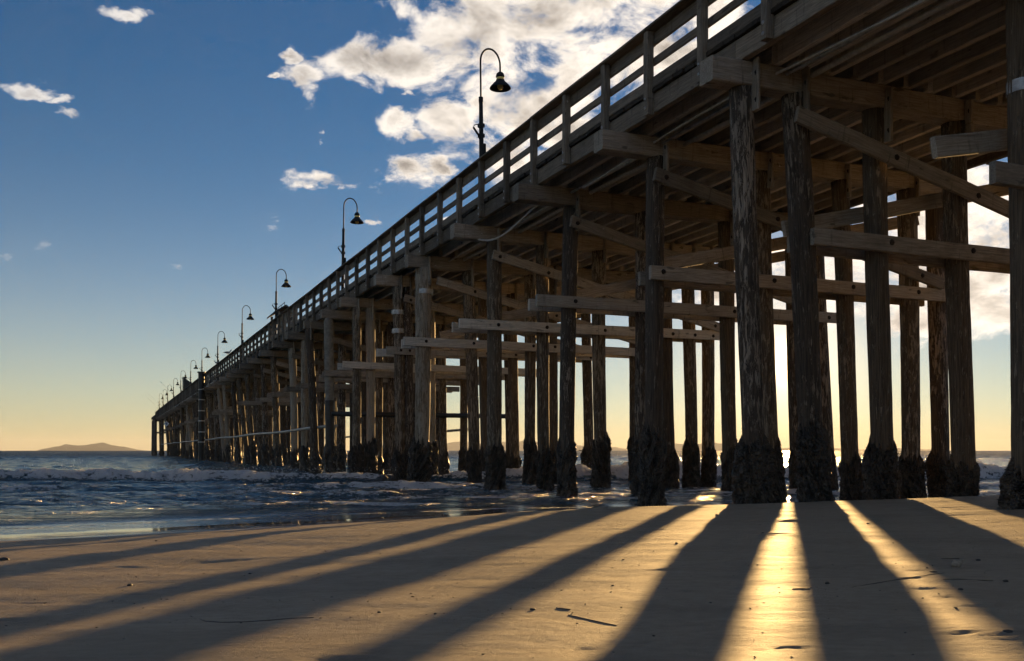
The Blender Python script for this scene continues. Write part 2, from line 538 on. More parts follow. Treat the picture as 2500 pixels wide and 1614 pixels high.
def frame(p0, p1, up=(0, 0, 1)):
    p0, p1 = Vector(p0), Vector(p1)
    x = (p1 - p0).normalized()
    y = Vector(up).cross(x).normalized()
    z = x.cross(y)
    return Matrix(((x.x, y.x, z.x, p0.x), (x.y, y.y, z.y, p0.y), (x.z, y.z, z.z, p0.z), (0, 0, 0, 1)))


def beam(name, p0, p1, w, h, mat, parent, seg=4, variants=3, q=None, up=(0, 0, 1), **kw):
    L = (Vector(p1) - Vector(p0)).length
    if q:
        L = round(L / q) * q
    return link(name, timber(L, w, h, mat, seg, rng.randrange(variants), **kw), parent, frame(p0, p1, up))


def tube_data(pts, rad, sides=10, vs=None, fs=None, cap=True):
    """tube along points with radii; appends to vs, fs"""
    vs = [] if vs is None else vs
    fs = [] if fs is None else fs
    pts = [Vector(p) for p in pts]
    n = len(pts)
    if not hasattr(rad, '__len__'):
        rad = [rad] * n
    base = len(vs)
    t0 = (pts[1] - pts[0]).normalized()
    ref = Vector((0, 0, 1)) if abs(t0.z) < 0.9 else Vector((1, 0, 0))
    nrm = t0.cross(ref).normalized()
    for i, p in enumerate(pts):
        tg = (pts[min(i + 1, n - 1)] - pts[max(i - 1, 0)]).normalized()
        nrm = (nrm - tg * nrm.dot(tg)).normalized()
        bn = tg.cross(nrm)
        for k in range(sides):
            a = 2 * math.pi * k / sides
            vs.append(p + (nrm * math.cos(a) + bn * math.sin(a)) * rad[i])
    for i in range(n - 1):
        for k in range(sides):
            k2 = (k + 1) % sides
            fs.append((base + i * sides + k, base + i * sides + k2, base + (i + 1) * sides + k2, base + (i + 1) * sides + k))
    if cap:
        fs.append(tuple(base + k for k in range(sides - 1, -1, -1)))
        fs.append(tuple(base + (n - 1) * sides + k for k in range(sides)))
    return vs, fs


def lathe_data(prof, sides=20, vs=None, fs=None, c=(0, 0)):
    """prof: list of (r, z)"""
    vs = [] if vs is None else vs
    fs = [] if fs is None else fs
    base = len(vs)
    for (r, z) in prof:
        for k in range(sides):
            a = 2 * math.pi * k / sides
            vs.append((c[0] + r * math.cos(a), c[1] + r * math.sin(a), z))
    for i in range(len(prof) - 1):
        for k in range(sides):
            k2 = (k + 1) % sides
            fs.append((base + i * sides + k, base + i * sides + k2, base + (i + 1) * sides + k2, base + (i + 1) * sides + k))
    fs.append(tuple(base + k for k in range(sides - 1, -1, -1)))
    fs.append(tuple(base + (len(prof) - 1) * sides + k for k in range(sides)))
    return vs, fs


def box_data(c, s, vs, fs):
    b0 = len(vs)
    for dx_ in (-1, 1):
        for dy_ in (-1, 1):
            for dz_ in (-1, 1):
                vs.append((c[0] + dx_ * s[0] / 2, c[1] + dy_ * s[1] / 2, c[2] + dz_ * s[2] / 2))
    for f in ((0, 1, 3, 2), (4, 6, 7, 5), (0, 4, 5, 1), (2, 3, 7, 6), (0, 2, 6, 4), (1, 5, 7, 3)):
        fs.append(tuple(b0 + i for i in f))


# pier frame: u runs out to sea, v across to the right as seen from the shore
TH = math.atan((CX - 260) / F)
CT, ST = math.cos(TH), math.sin(TH)


def P(u, v, z):
    return Vector((-u * ST + v * CT, u * CT + v * ST, z))


def v_of(px, u):
    r = (px - CX) / F
    return u * (ST + r * CT) / (CT - r * ST)


def pix(px, py, z):
    """point at height z seen at a photo pixel"""
    y = F * (CAM_Z - z) / (py - HY)
    return Vector(((px - CX) / F * y, y, z))


# ------------------------------------------------------------------ beach
def sand_h(X, Y):
    ys = np.where(X < 0, 18.0 + 0.70 * X, 18.0 + 0.22 * X)
    ys = np.maximum(ys, -40 + 0 * X)
    d = ys - Y
    Wd = 4.6 + 4.6 * sstep(3.0, -5.0, X)
    z = 0.29 * sstep(0, 1, d / Wd)
    z = np.where(d > Wd, z + 0.006 * (d - Wd) ** 1.1 * sstep(0, 6, d - Wd), z)
    z = z + 0.02 * np.clip(X - 3, 0, 8) * sstep(0, 1, d / Wd)
    z = np.where(d < 0, np.maximum(-0.055 * (-d), -2.6), z)
    return z, d


xs = np.concatenate([-np.geomspace(600, 13, 40), np.linspace(-12.9, 12.9, 640), np.geomspace(13, 600, 40)])
ysv = np.concatenate([-np.geomspace(400, 1, 30), np.linspace(0, 1.9, 12), np.linspace(2, 20, 520), np.linspace(20.3, 80, 60)])
X, Y = np.meshgrid(xs, ysv)
Z, D = sand_h(X, Y)
fine = sstep(13, 11, np.abs(X)) * sstep(-1, 1, Y)
dry = sstep(0.02, 0.14, Z)
rip = fbm(X * 0.35, Y * 0.9, 3, 4) * 0.020 + fbm(X * 1.3 + 0.4 * Y, Y * 2.8, 9, 5) * 0.006
rows = np.sin(Y * 9.0 + 1.6 * fbm(X * 0.5, Y * 0.5, 21, 3) * 3) * 0.0035 * sstep(9, 12.5, Y) * sstep(0.5, 4, X)
Z = Z + (rip + rows) * fine * (0.12 + 0.88 * dry)
# scattered footprints, scuffs and drag marks
fp = random.Random(5)
marks = []
for (px, py, a, l, w, dep) in [(690, 1470, .1, .16, .06, .02), (1010, 1355, .05, .14, .05, .015), (1330, 1285, .1, .16, .06, .018), (1680, 1495, .0, .18, .055, .03),
                               (1757, 1481, -.2, .10, .05, .016), (2240, 1400, .1, .2, .03, .015), (2300, 1416, .0, .26, .03, .02), (2230, 1418, .15, .2, .04, .02),
                               (2450, 1418, .05, .3, .035, .025), (2335, 1440, .0, .4, .03, .02), (2180, 1440, .0, .3, .03, .016), (1180, 1437, .1, .13, .05, .014),
                               (1950, 1438, .0, .2, .03, .015), (90, 1390, .0, .3, .05, .014), (250, 1330, .0, .25, .04, .012), (60, 1460, .0, .28, .05, .016), (1310, 1580, .3, .12, .07, .008),
                               (2490, 1570, .1, .22, .06, .03), (2350, 1565, .2, .2, .05, .02), (2280, 1345, .0, .16, .03, .012), (2150, 1365, 0, .22, .03, .012), (1000, 1230, 0, .3, .05, .012), (520, 1402, .05, .5, .06, .012)]:
    q = pix(px, py, 0.33)
    marks.append((q.x, q.y, a, l * .5, w * .5, dep * .45))
for i in range(60):
    yy = fp.uniform(2.6, 13)
    marks.append((fp.uniform(-.55, .55) * yy, yy, fp.uniform(-.3, .3), fp.uniform(.03, .14), fp.uniform(.015, .05), fp.uniform(.003, .012)))
for (mx, my, a, l, w, dep) in marks:
    ca, sa = math.cos(a), math.sin(a)
    sel = (np.abs(X - mx) < 1.2) & (np.abs(Y - my) < 1.2)
    ux = (X[sel] - mx) * ca + (Y[sel] - my) * sa
    uy = -(X[sel] - mx) * sa + (Y[sel] - my) * ca
    rr = np.sqrt((ux / l) ** 2 + (uy / w) ** 2)
    Z[sel] += -dep * np.exp(-rr ** 2) + 0.35 * dep * np.exp(-((rr - 1.5) / 0.4) ** 2)
# bicycle tyre tread, two faint lines of notches
for (p0, p1) in (((90, 1424), (330, 1396)), ((480, 1404), (860, 1383))):
    a_, b_ = pix(*p0, 0.2), pix(*p1, 0.2)
    dd = b_ - a_
    L_ = dd.length
    ux = ((X - a_.x) * dd.x + (Y - a_.y) * dd.y) / L_
    uy = (-(X - a_.x) * dd.y + (Y - a_.y) * dd.x) / L_
    Z += -0.007 * np.exp(-(uy / 0.035) ** 2) * (0.4 + 0.6 * (np.sin(ux * 60) > 0)) * ((ux > 0) & (ux < L_))
SAND = (xs, ysv, Z)
wetv = 1 - sstep(0.035, 0.085, Z + 0.012 * fbm(X * 0.35, Y * 0.6, 40, 3) * fine)
beach = link('beach', grid_mesh('beach', np.stack([X, Y, Z], -1), M['sand'], attrs={'wet': wetv}))
tag(beach, 'smooth golden sand beach striped by long shadows', 'beach', kind='structure')


def ground(x, y):
    gx, gy, gz = SAND
    i = min(max(int(np.searchsorted(gx, x)) - 1, 0), len(gx) - 2)
    j = min(max(int(np.searchsorted(gy, y)) - 1, 0), len(gy) - 2)
    a, b_ = (x - gx[i]) / (gx[i + 1] - gx[i]), (y - gy[j]) / (gy[j + 1] - gy[j])
    return float((gz[j, i] * (1 - a) + gz[j, i + 1] * a) * (1 - b_) + (gz[j + 1, i] * (1 - a) + gz[j + 1, i + 1] * a) * b_)


# ------------------------------------------------------------------ sea
tcol = np.concatenate([-np.geomspace(6, 0.72, 26), np.linspace(-0.70, 0.70, 700), np.geomspace(0.72, 6, 26)])
yr = np.concatenate([np.linspace(9.0, 14.8, 40), np.linspace(15, 46, 400), np.geomspace(46.2, 420, 190), np.geomspace(440, 34000, 40)])
Tm, Y = np.meshgrid(tcol, yr)
X = Tm * Y
_, D = sand_h(X, Y)
off = -D                                     # distance past the shoreline
amp = sstep(0.0, 9.0, off)
Yc = Y - 0.10 * X + 1.4 * fbm(X * 0.06, Y * 0.04, 60, 3)
far = sstep(420, 260, Y)
Z = (fbm(X * 0.10, Y * 0.28, 70, 3) * 0.15 + fbm(X * 0.45, Y * 1.0, 75, 4) * (0.10 + 0.05 * sstep(40, 60, Y) + 0.14 * sstep(70, 130, Y)) + fbm(X * 1.3, Y * 2.4, 78, 3) * 0.045) * (0.25 + 0.75 * amp) * amp
foam = np.zeros_like(Z)


def breaker(y0, h, wf, wb, along, fo_a, seed, rough):
    """a wave crest along x at Yc=y0: steep face towards the shore (wf), long back (wb)"""
    global Z, foam
    q = Yc - y0 + 0.8 * fbm(X * 0.18, Y * 0.02, seed, 3)
    prof = np.where(q < 0, np.exp(-(q / wf) ** 2), np.exp(-(q / wb) ** 2))
    Z = Z + h * along * prof
    body = np.where(q < 0, np.exp(-(q / (wf * 1.35)) ** 2), np.exp(-(q / (wb * 0.33)) ** 2)) * along
    lump = fbm(X * 1.9, Y * 2.3, seed + 5, 5, 0.68)
    Z = Z + body * fo_a * rough * (lump + 0.2)
    foam = np.maximum(foam, np.clip(body * fo_a * 1.9, 0, 1.05) * (0.92 + 0.5 * lump))


al1 = np.clip(0.58 + 0.95 * fbm(X * 0.11, 0 * X, 81, 3) + 0.3 * sstep(-9, -14, X) + .2 * sstep(-7, 6, X), 0.15, 1.1)
breaker(34.5, 0.52, 0.7, 1.9, al1, 1.0, 80, 0.20)
al2 = np.clip(0.35 + 1.2 * fbm(X * 0.13 + 7, 0 * X, 91, 3), 0, 1)
breaker(39.5, 0.30, 0.9, 1.8, al2, 0.75, 90, 0.10)
al3 = np.clip(0.5 + 0.9 * fbm(X * 0.17 + 3, 0 * X, 101, 3), 0, 1)
breaker(27.0, 0.17, 0.5, 1.3, al3, 0.85, 100, 0.08)
al4 = np.clip(0.3 + 1.1 * fbm(X * 0.22 + 5, 0 * X, 111, 3) + .25 * sstep(-2, 4, X), 0, 1)
breaker(23.6, 0.11, 0.35, 1.0, al4, 0.95, 110, 0.06)
al5 = np.clip(0.35 + 1.2 * fbm(X * 0.2 + 9, 0 * X, 121, 3), 0, 1)
breaker(55.0, 0.12, 1.6, 3.0, al5, 0.25, 120, 0.05)
for k_, (yq, hq) in enumerate(((20.6, .03), (21.9, .04), (25.2, .06), (29.3, .08), (31.2, .07), (47.0, .16))):
    alq = np.clip(0.25 + 1.5 * fbm(X * 0.16 + 11 * k_, 0 * X, 150 + k_, 3), 0, 1)
    breaker(yq, hq, 0.28 + hq, 0.8 + hq * 4, alq, 0.85, 160 + 7 * k_, 0.04)
patch = np.clip(fbm(X * 0.25, Y * 0.5, 130, 4) * 1.2 + 0.42, 0, 1)
foam = np.maximum(foam, patch * 0.86 * sstep(0.3, 3.0, off) * sstep(36, 24, Y))
edge = np.exp(-((off - 0.7 - 0.5 * fbm(X * 0.5, Y * 0.1, 140, 3)) / 0.22) ** 2)
foam = np.maximum(foam, edge * 0.75)
foam = np.clip(foam, 0, 1.1)
calm = sstep(4.5, 1.0, off)
Z = Z * far * sstep(-0.3, 3.0, off) + 0.004 - (X ** 2 + Y ** 2) / (2 * 6.37e6)     # the earth's own curve sets the horizon
sea = link('sea', grid_mesh('sea', np.stack([X, Y, Z], -1), M['sea'], attrs={'foam': foam, 'calm': calm}))
tag(sea, 'dark blue sea with white breakers running up the sand', 'sea', kind='structure')


# ------------------------------------------------------------------ islands
def island(name, dist, prof, depth, label):
    """prof: (photo column, rows above the horizon) skyline; real ridge with slopes on both sides"""
    px = np.linspace(prof[0][0], prof[-1][0], 160)
    h = np.interp(px, [p[0] for p in prof], [p[1] for p in prof])
    env = np.minimum(1, h / 3.0)
    h = np.maximum(0, h + env * (fbm(px * 0.06, 0 * px, 200, 4) * 1.4)) / F * dist
    xr = (px - CX) / F * dist
    tt = np.linspace(-1, 1, 25)
    pts = np.zeros((25, 160, 3))
    for i, tv in enumerate(tt):
        fall = (1 - abs(tv)) ** 0.8
        rough = 1 + 0.35 * fbm(xr * 0.004, np.full_like(xr, tv * 5 + 3), 210, 4) * (1 - fall) * 2
        pts[i, :, 0] = xr
        pts[i, :, 1] = dist + tv * depth
        pts[i, :, 2] = h * np.clip(fall * (rough if tv else 1), 0, 1) * (1 + 20 / np.maximum(h, 60)) - dist ** 2 / (2 * 6.37e6) - 3 * (fall < .02)
    o = link(name, grid_mesh(name, pts, M['hill']))
    tag(o, label, 'island', kind='structure')
    return o


island('island', 19000, [(108, 0), (112, 2), (128, 9), (150, 11), (160, 16), (185, 13), (205, 13), (230, 17), (252, 20), (275, 13), (300, 10), (330, 4), (352, 2), (360, 0)], 700,
       'low grey island with a flat ridge on the horizon')
island('island', 27000, [(1030, 0), (1062, 11), (1100, 22), (1128, 25), (1160, 21), (1190, 17), (1225, 25), (1250, 20), (1280, 27), (1330, 22), (1370, 14), (1400, 17), (1430, 13), (1470, 9), (1500, 12), (1530, 6),
                          (1560, 12), (1600, 15), (1650, 20), (1690, 17), (1740, 22), (1790, 17), (1840, 14), (1900, 9), (2000, 10), (2100, 5), (2200, 8), (2310, 4), (2400, 0)], 1500,
       'long pale mountain range on the horizon beyond the piles')

# ------------------------------------------------------------------ pier
CAP_Z = 7.16                                  # top of the cap beams
DECK_Z = 7.60
V_L, V_R = 9.13, 17.25
BENTS = [-3.1, 0.9, 4.9, 8.9, 12.9, 16.65, 20.7, 25.0, 29.5, 33.2, 38.6, 42.3, 46.3, 51.0, 55.5, 60.8, 66.2]
while BENTS[-1] < 205:
    BENTS.append(BENTS[-1] + 4.6 + rng.uniform(-.15, .15))
U0, U1 = -6.0, BENTS[-1] + 1.2
pier = bpy.data.objects.new('pier', None)
col.objects.link(pier)
pier.location = P(12.9, 13.2, 0.0)
pier.empty_display_size = 2
WM[pier] = Matrix.Translation(pier.location)
tag(pier, 'long wooden pier on round mussel-crusted piles running out to sea', 'pier')


def pile_mesh(mat, seed, sides=22, rings=26, L=9.0):
    r = random.Random(seed)
    vs, fs = [], []
    ph = r.uniform(0, 6)
    lump = [(r.uniform(-.010, .010), r.randint(2, 6), r.uniform(0, 6)) for _ in range(5)]
    for i in range(rings + 1):
        z = L * i / rings
        bx_, by_ = .03 * math.sin(z * .5 + ph), .03 * math.cos(z * .42 + ph)
        for k in range(sides):
            a = 2 * math.pi * k / sides
            rad = 0.172 + .018 * (i / rings) + sum(q * math.sin(f * a + p + .5 * z) for q, f, p in lump) * .6 + r.uniform(-.004, .004)
            vs.append((bx_ + rad * math.cos(a), by_ + rad * math.sin(a), z))
    for i in range(rings):
        for k in range(sides):
            k2 = (k + 1) % sides
            fs.append((i * sides + k, i * sides + k2, (i + 1) * sides + k2, (i + 1) * sides + k))
    fs.append(tuple(range(sides - 1, -1, -1)))
    fs.append(tuple(rings * sides + k for k in range(sides)))
    return mesh('pile', vs, fs, M[mat], True)


def crust_mesh(seed, rough_n, n_mussel, H=2.5):
    """lumpy sleeve of mussels round the foot of a pile, its top at z=0, going down to -H"""
    r = np.random.default_rng(seed)
    na, nz = rough_n
    a = np.linspace(0, 2 * np.pi, na, endpoint=False)
    z = np.linspace(0, -H, nz)
    A, Zg = np.meshgrid(a, z)
    cx_, cy_ = np.cos(A), np.sin(A)
    n = fbm(cx_ * 1.6 + Zg * .8 + seed, cy_ * 1.6 + Zg * 1.7, seed, 3)
    n2 = fbm(cx_ * 5 + Zg * 4, cy_ * 5 + Zg * 6 - seed, seed + 9, 3, .6)
    tpos = -Zg / H
    base = 0.188 + 0.03 * sstep(0.0, .2, tpos) + 0.06 * sstep(0.35, .9, tpos)
    jag = 0.5 * fbm(cx_ * 2.2 + seed, cy_ * 2.2, seed + 3, 3)
    rad = base + (0.075 * n + 0.05 * n2) * sstep(0, .1, tpos) - .06 * sstep(.12 + .25 * jag, 0, tpos)
    vs = np.stack([rad * cx_, rad * cy_, Zg + jag * sstep(.25, 0, tpos)], -1).reshape(-1, 3)
    fs = []
    for i in range(nz - 1):
        for k in range(na):
            k2 = (k + 1) % na
            fs.append((i * na + k, (i + 1) * na + k, (i + 1) * na + k2, i * na + k2))
    vs = [tuple(v) for v in vs]
    # single shells standing proud of the mass
    for _ in range(n_mussel):
        i, k = r.integers(1, nz - 1), r.integers(0, na)
        p = Vector(vs[i * na + k])
        o = Vector((p.x, p.y, 0)).normalized()
        d = (o + Vector(r.uniform(-.7, .7, 3))).normalized()
        s = r.uniform(.022, .05)
        e1 = d.orthogonal().normalized()
        e2 = d.cross(e1)
        q = len(vs)
        c0 = p - o * .01
        vs += [tuple(c0 + e1 * s * .45), tuple(c0 + e2 * s * .3), tuple(c0 - e1 * s * .45), tuple(c0 - e2 * s * .3), tuple(c0 + d * s)]
        fs += [(q, q + 1, q + 4), (q + 1, q + 2, q + 4), (q + 2, q + 3, q + 4), (q + 3, q, q + 4)]
    return mesh('mussel_crust', vs, fs, M['crust'], False)


PILES = {k: [pile_mesh(k, 10 + i + 7 * j) for i in range(4)] for j, k in enumerate(('pile', 'pile_brown', 'pile_pale'))}
CRUST_N = [crust_mesh(300 + i, (72, 66), 1300) for i in range(6)]
CRUST_F = [crust_mesh(330 + i, (26, 20), 160) for i in range(4)]
BOLT = mesh('bolt', *lathe_data([(0.0, .028), (.02, .03), (.032, .018), (.048, .012), (.052, 0)], 8), M['rust'])
BOLT_S = mesh('bolt', *lathe_data([(.0, .022), (.016, .02), (.03, .008), (.032, 0)], 8), M['steel'])


def bolt(parent, p, n, big=True):
    z = Vector(n).normalized()
    return link('bolt', BOLT if big else BOLT_S, parent, Matrix.Translation(p) @ z.to_track_quat('Z', 'Y').to_matrix().to_4x4())


PX = {3: [(2503, 2505)],
      4: [(1816, 1852), (1936, 2014), (2137, 2161), (2332, 2362)],
      5: [(1603, 1587), (1858, 1893), (2046, 2092), (2213, 2224), (2287, 2293)],
      6: [(1395, 1378), (1566, 1570), (1769, 1793), (1930, 1956), (1996, 2028)],
      7: [(1205, 1212), (1320, 1336), (1463, 1470), (1625, 1640), (1679, 1693), (1724, 1734)],
      8: [(1038, 1020), (1143, 1165), (1292, 1297), (1345, 1347), (1546, 1552)],
      9: [(971, 979), (994, 996), (1180, 1188), (1250, 1257), (1432, 1436)],
      10: [(869, 872), (903, 908), (1050, 1057), (1150, 1156), (1240, 1245)],
      11: [(802, 809), (920, 925), (957, 962), (1078, 1087), (1131, 1131)],
      12: [(753, 778), (887, 890), (940, 946), (1010, 1014), (1050, 1054)]}
SPECIAL = {(8, 0): 'pile_pale', (11, 0): 'grey', (12, 0): 'pile', (9, 0): 'pile_brown', (4, 0): 'pile', (4, 1): 'pile', (4, 2): 'pile_brown', (4, 3): 'pile_brown', (5, 1): 'pile_brown', (5, 2): 'pile_brown',
           (5, 0): 'pile', (6, 0): 'pile', (6, 2): 'pile_brown', (13, 0): 'pile_pale', (14, 0): 'pile_pale', (3, 0): 'pile_brown'}
PILE_POS = {}
CAP_H, CAP_W = 0.38, 0.36
for bi, u in enumerate(BENTS):
    if bi in PX:
        vv = [(v_of(a, u), v_of(b_, u)) for a, b_ in PX[bi]]
        if bi == 3:
            vv += [(12.2, 12.3), (14.3, 14.3), (16.4, 16.5)]
        if bi == 4:
            vv += [(15.4, 15.5), (17.0, 17.1)]
    else:
        l0 = 9.55 + rng.uniform(-.2, .35)
        vv = [(l0, l0 + rng.uniform(-.1, .75) * (1 if bi > 4 else .2)), (11.6 + rng.uniform(-.5, .5),) * 2, (13.5 + rng.uniform(-.5, .5),) * 2,
              (15.3 + rng.uniform(-.4, .4),) * 2, (16.9 + rng.uniform(-.2, .2),) * 2]
        vv = [(a, b_ + rng.uniform(-.15, .25)) for a, b_ in vv]
    PILE_POS[bi] = vv
    for pi, (vt, vb) in enumerate(vv):
        kind = SPECIAL.get((bi, pi)) or rng.choice(['pile', 'pile', 'pile_brown', 'pile_brown', 'pile_pale'] if bi > 8 else ['pile', 'pile_brown', 'pile_brown'])
        top, bot = P(u, vt, CAP_Z - CAP_H + .02), P(u + rng.uniform(-.05, .05), vb, -2.2)
        ax = top - bot
        if kind == 'grey':
            L = ax.length
            vs, fs = lathe_data([(.19, 0), (.19, L * .64), (.20, L * .645), (.20, L)], 24)
            zx = ax.normalized().to_track_quat('Z', 'Y').to_matrix().to_4x4()
            o = link('pile', mesh('pile', vs, fs, M['pile_grey'], False), pier, Matrix.Translation(bot) @ zx)
            o['label'] = 'smooth grey concrete pile with a black lower jacket'
            vs, fs = lathe_data([(.205, 2.0), (.21, 2.05), (.21, L * .60), (.205, L * .605)], 24)
            link('jacket', mesh('jacket', vs, fs, M['pile_jacket'], True), o, Matrix.Translation(bot) @ zx)
            sides_top = None
        else:
            me = PILES[kind][rng.randrange(4)]
            s = rng.uniform(.92, 1.12)
            if (bi, pi) == (8, 0):
                s = 1.3
            if (bi, pi) == (4, 1):
                s = 1.06
            rot = ax.normalized().to_track_quat('Z', 'Y').to_matrix().to_4x4() @ Matrix.Rotation(rng.uniform(0, 6.28), 4, 'Z')
            o = link('pile', me, pier, Matrix.Translation(bot) @ rot @ Matrix.Diagonal((s, s, ax.length / 9.0, 1)))
        PILE_POS[(bi, pi)] = (bot, top, o)
        near = 2 <= bi <= 10
        gz = ground(*P(u, vb, 0).xy)
        ct = 1.25 + rng.uniform(-.3, .4)
        if u > 60:
            ct += .25
        f = (ct - bot.z) / (top.z - bot.z)
        cpos = bot.lerp(top, f)
        cm = (CRUST_N if near else CRUST_F)[rng.randrange(6 if near else 4)]
        s = rng.uniform(.9, 1.15) * (1.14 if bi in (3, 4, 5) else 1.04) * (1.3 if (bi, pi) == (8, 0) else 1.0)
        sz = (ct + 1.15) / 2.5
        cr = link('mussel_crust', cm, o, Matrix.Translation(cpos) @ ax.normalized().to_track_quat('Z', 'Y').to_matrix().to_4x4()
                  @ Matrix.Rotation(rng.uniform(0, 6.28), 4, 'Z') @ Matrix.Diagonal((s, s, sz, 1)))
        cr['kind'] = 'stuff'
        # splice board nailed over the joint of pile and cap
        if 2 <= bi <= 14 and kind != 'grey':
            pf = P(u - .23, vt + .06, 0)
            q0, q1 = pf.copy(), pf.copy()
            q0.z, q1.z = CAP_Z - CAP_H - rng.uniform(.35, .6), CAP_Z - .02
            sp = beam('splice_board', q0, q1, .055, .17, 'timber', pier, seg=2, q=.1, up=P(1, 0, 0))
            if bi <= 6:
                for fz in (.2, .75):
                    bolt(sp, q0.lerp(q1, fz) - P(1, 0, 0) * .03, -P(1, 0, 0), True)
    # cap beam
    c0, c1 = P(u, 8.58 + rng.uniform(-.06, .06), CAP_Z - CAP_H / 2), P(u, 17.75 + rng.uniform(-.1, .1), CAP_Z - CAP_H / 2)
    beam('cap_beam', c0, c1, CAP_W, CAP_H, 'timber', pier, seg=8, q=.1, ch=.02, wob=.008)
    # bracing: a pair of walings and a crossed pair of diagonals
    if bi >= 3 and (bi <= 12 or rng.random() < .55):
        zb = 4.47 + rng.uniform(-.07, .07)
        le = {3: 9.75, 4: 10.38, 5: 9.62, 6: 9.02, 7: 8.68, 8: 8.45, 9: 8.9, 10: 8.6}.get(bi, 9.0 + rng.uniform(-.4, .4))
        ri = 17.4 + rng.uniform(-.4, .6)
        wm = 'timber_pale' if bi in (6, 7, 8, 9, 10) else 'timber'
        dz = rng.uniform(-.06, .06)
        br = [beam('brace', P(u - .27, le, zb), P(u - .27, ri, zb + dz), .10, .27, wm, pier, seg=6, q=.1),
              beam('brace', P(u + .27, le - rng.uniform(-.1, .25), zb - .03), P(u + .27, ri - .2, zb - .03 + dz), .10, .27, wm, pier, seg=6, q=.1)]
        dg = []
        if bi == 3:
            bpy.data.objects.remove(br.pop())
            beam('brace', P(u + .385, 9.5, 4.86), P(u + .385, 16.9, 6.3), .09, .26, 'timber', pier, seg=6, q=.1)
        elif bi <= 9 or rng.random() < .5:
            ds = {4: 9.98, 5: 9.65, 6: 9.85, 7: 9.6}.get(bi, 9.5)
            dg.append(beam('brace', P(u - .385 if bi != 4 else u - .385, ds, 6.36), P(u - .385, 16.9, 4.72), .09, .26, 'timber', pier, seg=6, q=.1))
            dg.append(beam('brace', P(u + .385, ds + .35, 4.75), P(u + .385, 16.9, 6.3), .09, .26, 'timber', pier, seg=6, q=.1))
        if bi <= 9:
            for (vt, vb) in vv:
                fr = (zb + 2.2) / (CAP_Z - CAP_H + 2.2)
                vx = vb + (vt - vb) * fr
                if le + .1 < vx < ri:
                    bolt(br[0], P(u - .322, vx, zb + .02), -P(1, 0, 0))
                    if dg and ds + .1 < vx < 16.8:
                        bolt(dg[0], P(u - .432, vx, 6.36 + (vx - ds) / (16.9 - ds) * (4.72 - 6.36) + rng.uniform(-.03, .03)), -P(1, 0, 0))

# stringers, two bays long near the shore, longer further out
SV = [V_L + .05 + (V_R - V_L - .1) * i / 15 for i in range(16)]
si = 0
while si < len(BENTS) - 1:
    st = 2 if si < 10 else 4
    sj = min(si + st, len(BENTS) - 1)
    ua = BENTS[si] - .25 if si else U0
    ub = BENTS[sj] + .25 if sj < len(BENTS) - 1 else U1
    for k, v in enumerate(SV):
        edge_ = k in (0, 15)
        sh = .0 if edge_ else (.055 if (si // st) % 2 else -.055)
        e = .26 if edge_ else .0
        hh_ = .38 if edge_ else .35
        zc = CAP_Z + .003 + hh_ / 2 if not edge_ else CAP_Z + .012 + .35 / 2
        beam('stringer', P(ua + e, v + sh, zc), P(ub - e, v + sh, zc), .11 if not edge_ else .13, .35, 'timber_rail' if edge_ else 'timber_pale', pier, seg=6, q=.05)  # inner stringers: the brightness of lit undersides is put into their colour
    si = sj
# deck planks across the stringers: singly where they show largest, the rest as one piece
pu = U0
npl = 0
rv, rf = [], []
while pu < U1:
    if npl < 230:
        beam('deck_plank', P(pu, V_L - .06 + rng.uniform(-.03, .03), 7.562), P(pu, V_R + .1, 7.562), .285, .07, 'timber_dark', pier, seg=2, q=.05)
    else:
        a_, b_ = P(pu, V_L - .06 + rng.uniform(-.03, .03), 7.562), P(pu, V_R + .1, 7.562)
        du = P(1, 0, 0) * .1425
        q = len(rv)
        for pt in (a_, b_):
            for sx in (-1, 1):
                for zz in (-.035, .035):
                    w_ = pt + du * sx - pier.location
                    rv.append((w_.x, w_.y, w_.z + zz))
        for f in ((0, 1, 3, 2), (4, 6, 7, 5), (0, 4, 5, 1), (2, 3, 7, 6), (0, 2, 6, 4), (1, 5, 7, 3)):
            rf.append(tuple(q + i for i in f))
    npl += 1
    pu += .297
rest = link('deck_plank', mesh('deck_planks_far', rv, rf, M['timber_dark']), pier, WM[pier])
rest['kind'] = 'stuff'

